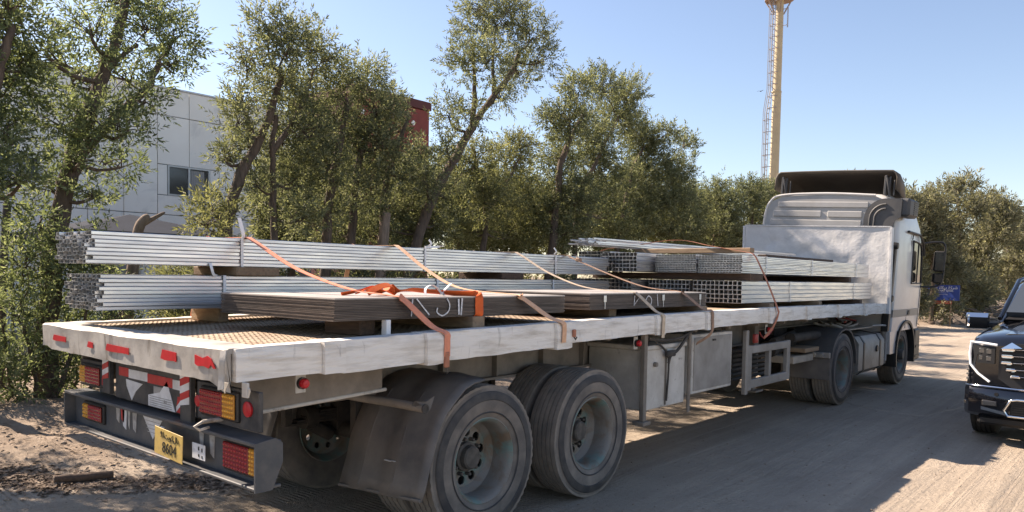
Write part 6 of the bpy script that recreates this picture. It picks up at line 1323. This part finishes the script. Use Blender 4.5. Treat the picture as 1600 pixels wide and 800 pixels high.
fl_ = ['far tree right beside the truck cab', 'far tree behind the blue sign', 'highest far tree over the blue sign', 'far tree right of the highest far tree', 'far tree above the pickup mirror', 'far tree at the right photo edge', 'tree whose tip shows over the roof deflector', 'farthest roadside tree, just outside the right edge']
for k in range(8):
    make_tree('tree', fl_[k], 'tree', 'far%d' % k, 'leaf_far', leaf=.19, dens=1700, seed=50 + k, sprig=.5, extra=False, group='far roadside trees', twigs=4)

def shifted(key, src, dx, dy, sz=1.0):
    L_, B_ = TREES[src]
    TREES[key] = ([([(x + dx, y + dy, z * sz) for x, y, z in p], a, b_) for p, a, b_ in L_], [(x + dx, y + dy, z * sz, r_, q_) for x, y, z, r_, q_ in B_])
shifted('off_a', 'left', .3, -2.9, .92); shifted('off_b', 'third', .9, -8.3, .95); shifted('off_c', 'left', .1, -6.6, .9)
make_tree('tree', 'row tree standing just left of the photo, shading the verge', 'tree', 'off_a', 'leaf_green', dens=3400, seed=71, extra=True)
make_tree('tree', 'row tree outside the photo, second beyond the left edge', 'tree', 'off_b', 'leaf_olive', dens=3400, seed=72, extra=True)
make_tree('tree', 'row tree outside the photo, third beyond the left edge', 'tree', 'off_c', 'leaf_green', dens=3400, seed=73, extra=True)
# ------------------------------------------------------------------ stump, posts, log
st = thing('tree_stump', 'bare dead stump with a broken fork above the lower bundle', 'stump', (-8.6, 3.2, G(-8.6, 3.2)))
m = MB(); m.tube(catmull([(-8.6, 3.2, -.1), (-8.58, 3.15, 1.0), (-8.52, 3.22, 1.9), (-8.5, 3.3, 2.45), (-8.5, 3.44, 2.66)], 5), [.10] * 6 + [.085] * 6 + [.075] * 5 + [.065, .06, .05, .03], 9); PB(m, 'trunk', 'dead_wood', st, 60)
m = MB(); m.tube(catmull([(-8.5, 3.36, 2.52), (-8.48, 3.52, 2.62), (-8.46, 3.68, 2.72)], 4), [.045, .042, .04, .036, .032, .03, .026, .022, .014], 8); PB(m, 'branch', 'dead_wood', st, 60)
m = MB(); m.tube(catmull([(-8.4, 2.75, -.1), (-8.42, 2.8, 1.0), (-8.45, 2.86, 2.1)], 4), [.09] * 4 + [.08] * 4 + [.06], 8); PB(m, 'branch', 'dead_wood', st, 60)
po = thing('wooden_post', 'dark slanted post at the left photo edge', 'post', (-8.5, 1.44, 0))
m = MB(); m.tube([(-8.5, 1.42, -.1), (-8.5, 1.48, 1.6), (-8.5, 1.55, 2.68)], [.06, .055, .05], 8); PB(m, 'shaft', 'post_dark', po, 50)
m = MB(); m.tube([(-8.5, 1.548, 2.66), (-8.5, 1.55, 2.71)], [.052, .04], 8); PB(m, 'cap', 'post_dark', po, 50)
pp = thing('wooden_post', 'short pale grey wooden post before the slim tree', 'post', (-7.9, 7.5, 0))
m = MB(); m.tube([(-7.9, 7.45, -.1), (-7.9, 7.52, 1.5), (-7.9, 7.66, 2.98)], [.12, .11, .10], 8); PB(m, 'shaft', 'dead_wood', pp, 50)
m = MB(); m.tube([(-7.9, 7.66, 2.97), (-7.9, 7.665, 3.0)], [.10, .07], 8); PB(m, 'cut_top', 'timber', pp, 50)
lg_ = thing('fallen_log', 'short brown log lying on the littered verge behind the bumper', 'log', (-3.5, .62, G(-3.5, .62)))
m = MB(); m.tube([(-3.56, .42, G(-3.56, .42) + .03), (-3.5, .6, G(-3.5, .6) + .03), (-3.43, .84, G(-3.43, .84) + .03)], [.036, .04, .034], 9); PB(m, 'bark_shell', 'timber_dark', lg_, 60)
m = MB(); m.tube([(-3.563, .410, G(-3.56, .42) + .03), (-3.56, .421, G(-3.56, .42) + .03)], [.03, .034], 9); PB(m, 'cut_end', 'dead_wood', lg_)
# ------------------------------------------------------------------ litter, stones, brush (uncountable)
rgn = np.random.default_rng(77)
def scatter_stones(n, fx, smin, smax, seed, name, label, m):
    rg_ = np.random.default_rng(seed); V = []; F = []; ico = np.array([(0, 0, 1), (.9, 0, .1), (.2, .9, 0), (-.8, .4, .1), (-.7, -.6, 0), (.3, -.9, .1), (0, 0, -1)]); fi = np.array([(0, 1, 2), (0, 2, 3), (0, 3, 4), (0, 4, 5), (0, 5, 1), (6, 2, 1), (6, 3, 2), (6, 4, 3), (6, 5, 4), (6, 1, 5)])
    x, y = fx(rg_, n); s_ = smin * (smax / smin) ** (rg_.random(n) ** 2.2); z = gz(x, y)
    a = rg_.random(n) * 6.3
    P_ = ico[None] * (1 + rg_.normal(size=(n, 7, 3)) * .18) * s_[:, None, None] * np.stack([np.ones(n), rg_.uniform(.6, 1, n), rg_.uniform(.35, .7, n)], 1)[:, None, :]
    ca_, sa_ = np.cos(a)[:, None], np.sin(a)[:, None]
    X = P_[:, :, 0] * ca_ - P_[:, :, 1] * sa_ + x[:, None]; Y = P_[:, :, 0] * sa_ + P_[:, :, 1] * ca_ + y[:, None]; Z = P_[:, :, 2] + z[:, None] + s_[:, None] * .12
    V = np.stack([X, Y, Z], 2).reshape(-1, 3); F = (fi[None] + np.arange(n)[:, None, None] * 7).reshape(-1, 3)
    return tag(link(name, fast_mesh(name, V, F, m)), label, 'gravel', kind='stuff')
scatter_stones(2600, lambda r_, n: (-3.2 - np.abs(r_.normal(0, 2.2, n)), r_.uniform(-1.5, 5.5, n)), .004, .034, 5, 'gravel', 'small stones and clods strewn over the left verge', 'stone')
scatter_stones(4500, lambda r_, n: (r_.uniform(-2.6, 4.0, n), r_.uniform(-.5, 13, n)), .003, .017, 6, 'gravel', 'tiny pebbles scattered over the sandy road', 'stone')
def scatter_chips(n, fx, lmin, lmax, seed, name, label, m, cat, lift=.006):
    rg_ = np.random.default_rng(seed); x, y = fx(rg_, n); z = gz(x, y) + lift; L_ = rg_.uniform(lmin, lmax, n); W_ = L_ * rg_.uniform(.12, .45, n); a = rg_.random(n) * 6.3
    d = np.stack([np.cos(a), np.sin(a), rg_.normal(0, .18, n)], 1) * L_[:, None]; s_ = np.stack([-np.sin(a), np.cos(a), rg_.normal(0, .3, n)], 1) * W_[:, None]; c = np.stack([x, y, z], 1)
    V = np.stack([c - d * .5, c + s_ * .5 + np.array([0, 0, .004]), c + d * .5, c - s_ * .5 + np.array([0, 0, .004])], 1).reshape(-1, 3); i = np.arange(n) * 4
    F = np.concatenate([np.stack([i, i + 1, i + 2], 1), np.stack([i, i + 2, i + 3], 1)])
    return tag(link(name, fast_mesh(name, V, F, m)), label, cat, kind='stuff')
def band(r_, n):
    t = r_.random(n); x = -4.6 + 2.1 * t + r_.normal(0, .16, n); y = -.35 + 1.75 * t + r_.normal(0, .14, n) + .15 * np.sin(t * 9); return x, y
scatter_chips(2600, band, .02, .10, 8, 'leaf_litter', 'dark brown leaf litter and bark in a strip behind the bumper', 'litter', 'litter')
scatter_chips(3200, lambda r_, n: (-3.6 - np.abs(r_.normal(0, 2.4, n)), r_.uniform(-2, 7, n)), .02, .09, 9, 'leaf_litter', 'dry leaves scattered over the left verge under the trees', 'litter', 'litter')
# far brush heap beside the sign
m = MB(); rg = random.Random(91)
bh = VNoise(12); V = []; F = []; nx, ny = 22, 30
for i in range(nx + 1):
    for j in range(ny + 1):
        x = -9 + 7.6 * i / nx; y = 35.2 + 24 * j / ny; e = math.sin(math.pi * i / nx) ** .6 * math.sin(math.pi * j / ny) ** .4
        V.append((x - .0 * j, y, -.05 + e * (.55 + .65 * float(bh(np.array([x * 1.1]), np.array([y * .8]))[0]) + rg.uniform(-.12, .12))))
for i in range(nx):
    for j in range(ny): a = i * (ny + 1) + j; F.append((a, a + 1, a + ny + 2, a + ny + 1))
m.add(V, F)
for k in range(500):
    x = rg.uniform(-8.4, -1.9); y = rg.uniform(35.3, 50); z = .25 + rg.uniform(0, .5); a = rg.uniform(0, 6.3); L_ = rg.uniform(.5, 1.8)
    m.tube([(x, y, z), (x + L_ * .5 * math.cos(a), y + L_ * .5 * math.sin(a), z + rg.uniform(.0, .25)), (x + L_ * math.cos(a), y + L_ * math.sin(a), z + rg.uniform(-.2, .3))], [.03, .022, .012], 4, False)
tag(m.build('brush_heap', 'brush_grey', None, 30), 'grey heap of cut brush and earth under the far trees', 'brush', kind='stuff')
# bird
bi = thing('bird', 'tiny bird gliding in the sky left of the mast', 'bird', (-14.15, 40, 12.4))
m = MB(); m.tube([(0, -.18, 0), (0, -.06, .01), (0, .1, .01), (0, .2, 0)], [.02, .05, .045, .01], 8); m.build('body', 'post_dark', bi, 60); bi.scale = (.5, .5, .5)
for s_ in (-1, 1):
    m = MB(); m.add([(0, -.06, .02), (0, .09, .02), (s_ * .28, .06, .09), (s_ * .45, -.08, .05), (s_ * .25, -.05, .085)], [(0, 1, 2, 4), (4, 2, 3)]); o = m.build('wing', 'post_dark', bi); sm = o.modifiers.new('thickness', 'SOLIDIFY'); sm.thickness = .008
# pale sand ridge left by a turning vehicle
m = MB()
for pts in ([(-.08, 10.05), (.2, 9.78), (.6, 9.6), (1.0, 9.58), (1.16, 10.2), (1.3, 10.9), (1.35, 11.5)], [(-.5, 11.6), (.2, 11.75), (.9, 11.65), (1.34, 11.5)]):
    P_ = catmull([(a, b_, G(a, b_) + .004) for a, b_ in pts], 8); V = []; F = []
    for i, p in enumerate(P_):
        t = (P_[min(i + 1, len(P_) - 1)] - P_[max(i - 1, 0)]).normalized(); s_ = Vector((-t.y, t.x, 0)) * (.022 + .008 * math.sin(i * 2.1)); zz = G(p.x, p.y)
        V += [(p.x - s_.x, p.y - s_.y, zz - .004), (p.x, p.y, zz + .012), (p.x + s_.x, p.y + s_.y, zz - .004)]
    for i in range(len(P_) - 1): F += [(i * 3, i * 3 + 1, i * 3 + 4, i * 3 + 3), (i * 3 + 1, i * 3 + 2, i * 3 + 5, i * 3 + 4)]
    m.add(V, F)
tag(m.build('sand_ridge', 'sand_pale', None, 60), 'thin pale sand line on the road beside the drive wheel', 'sand', kind='stuff')
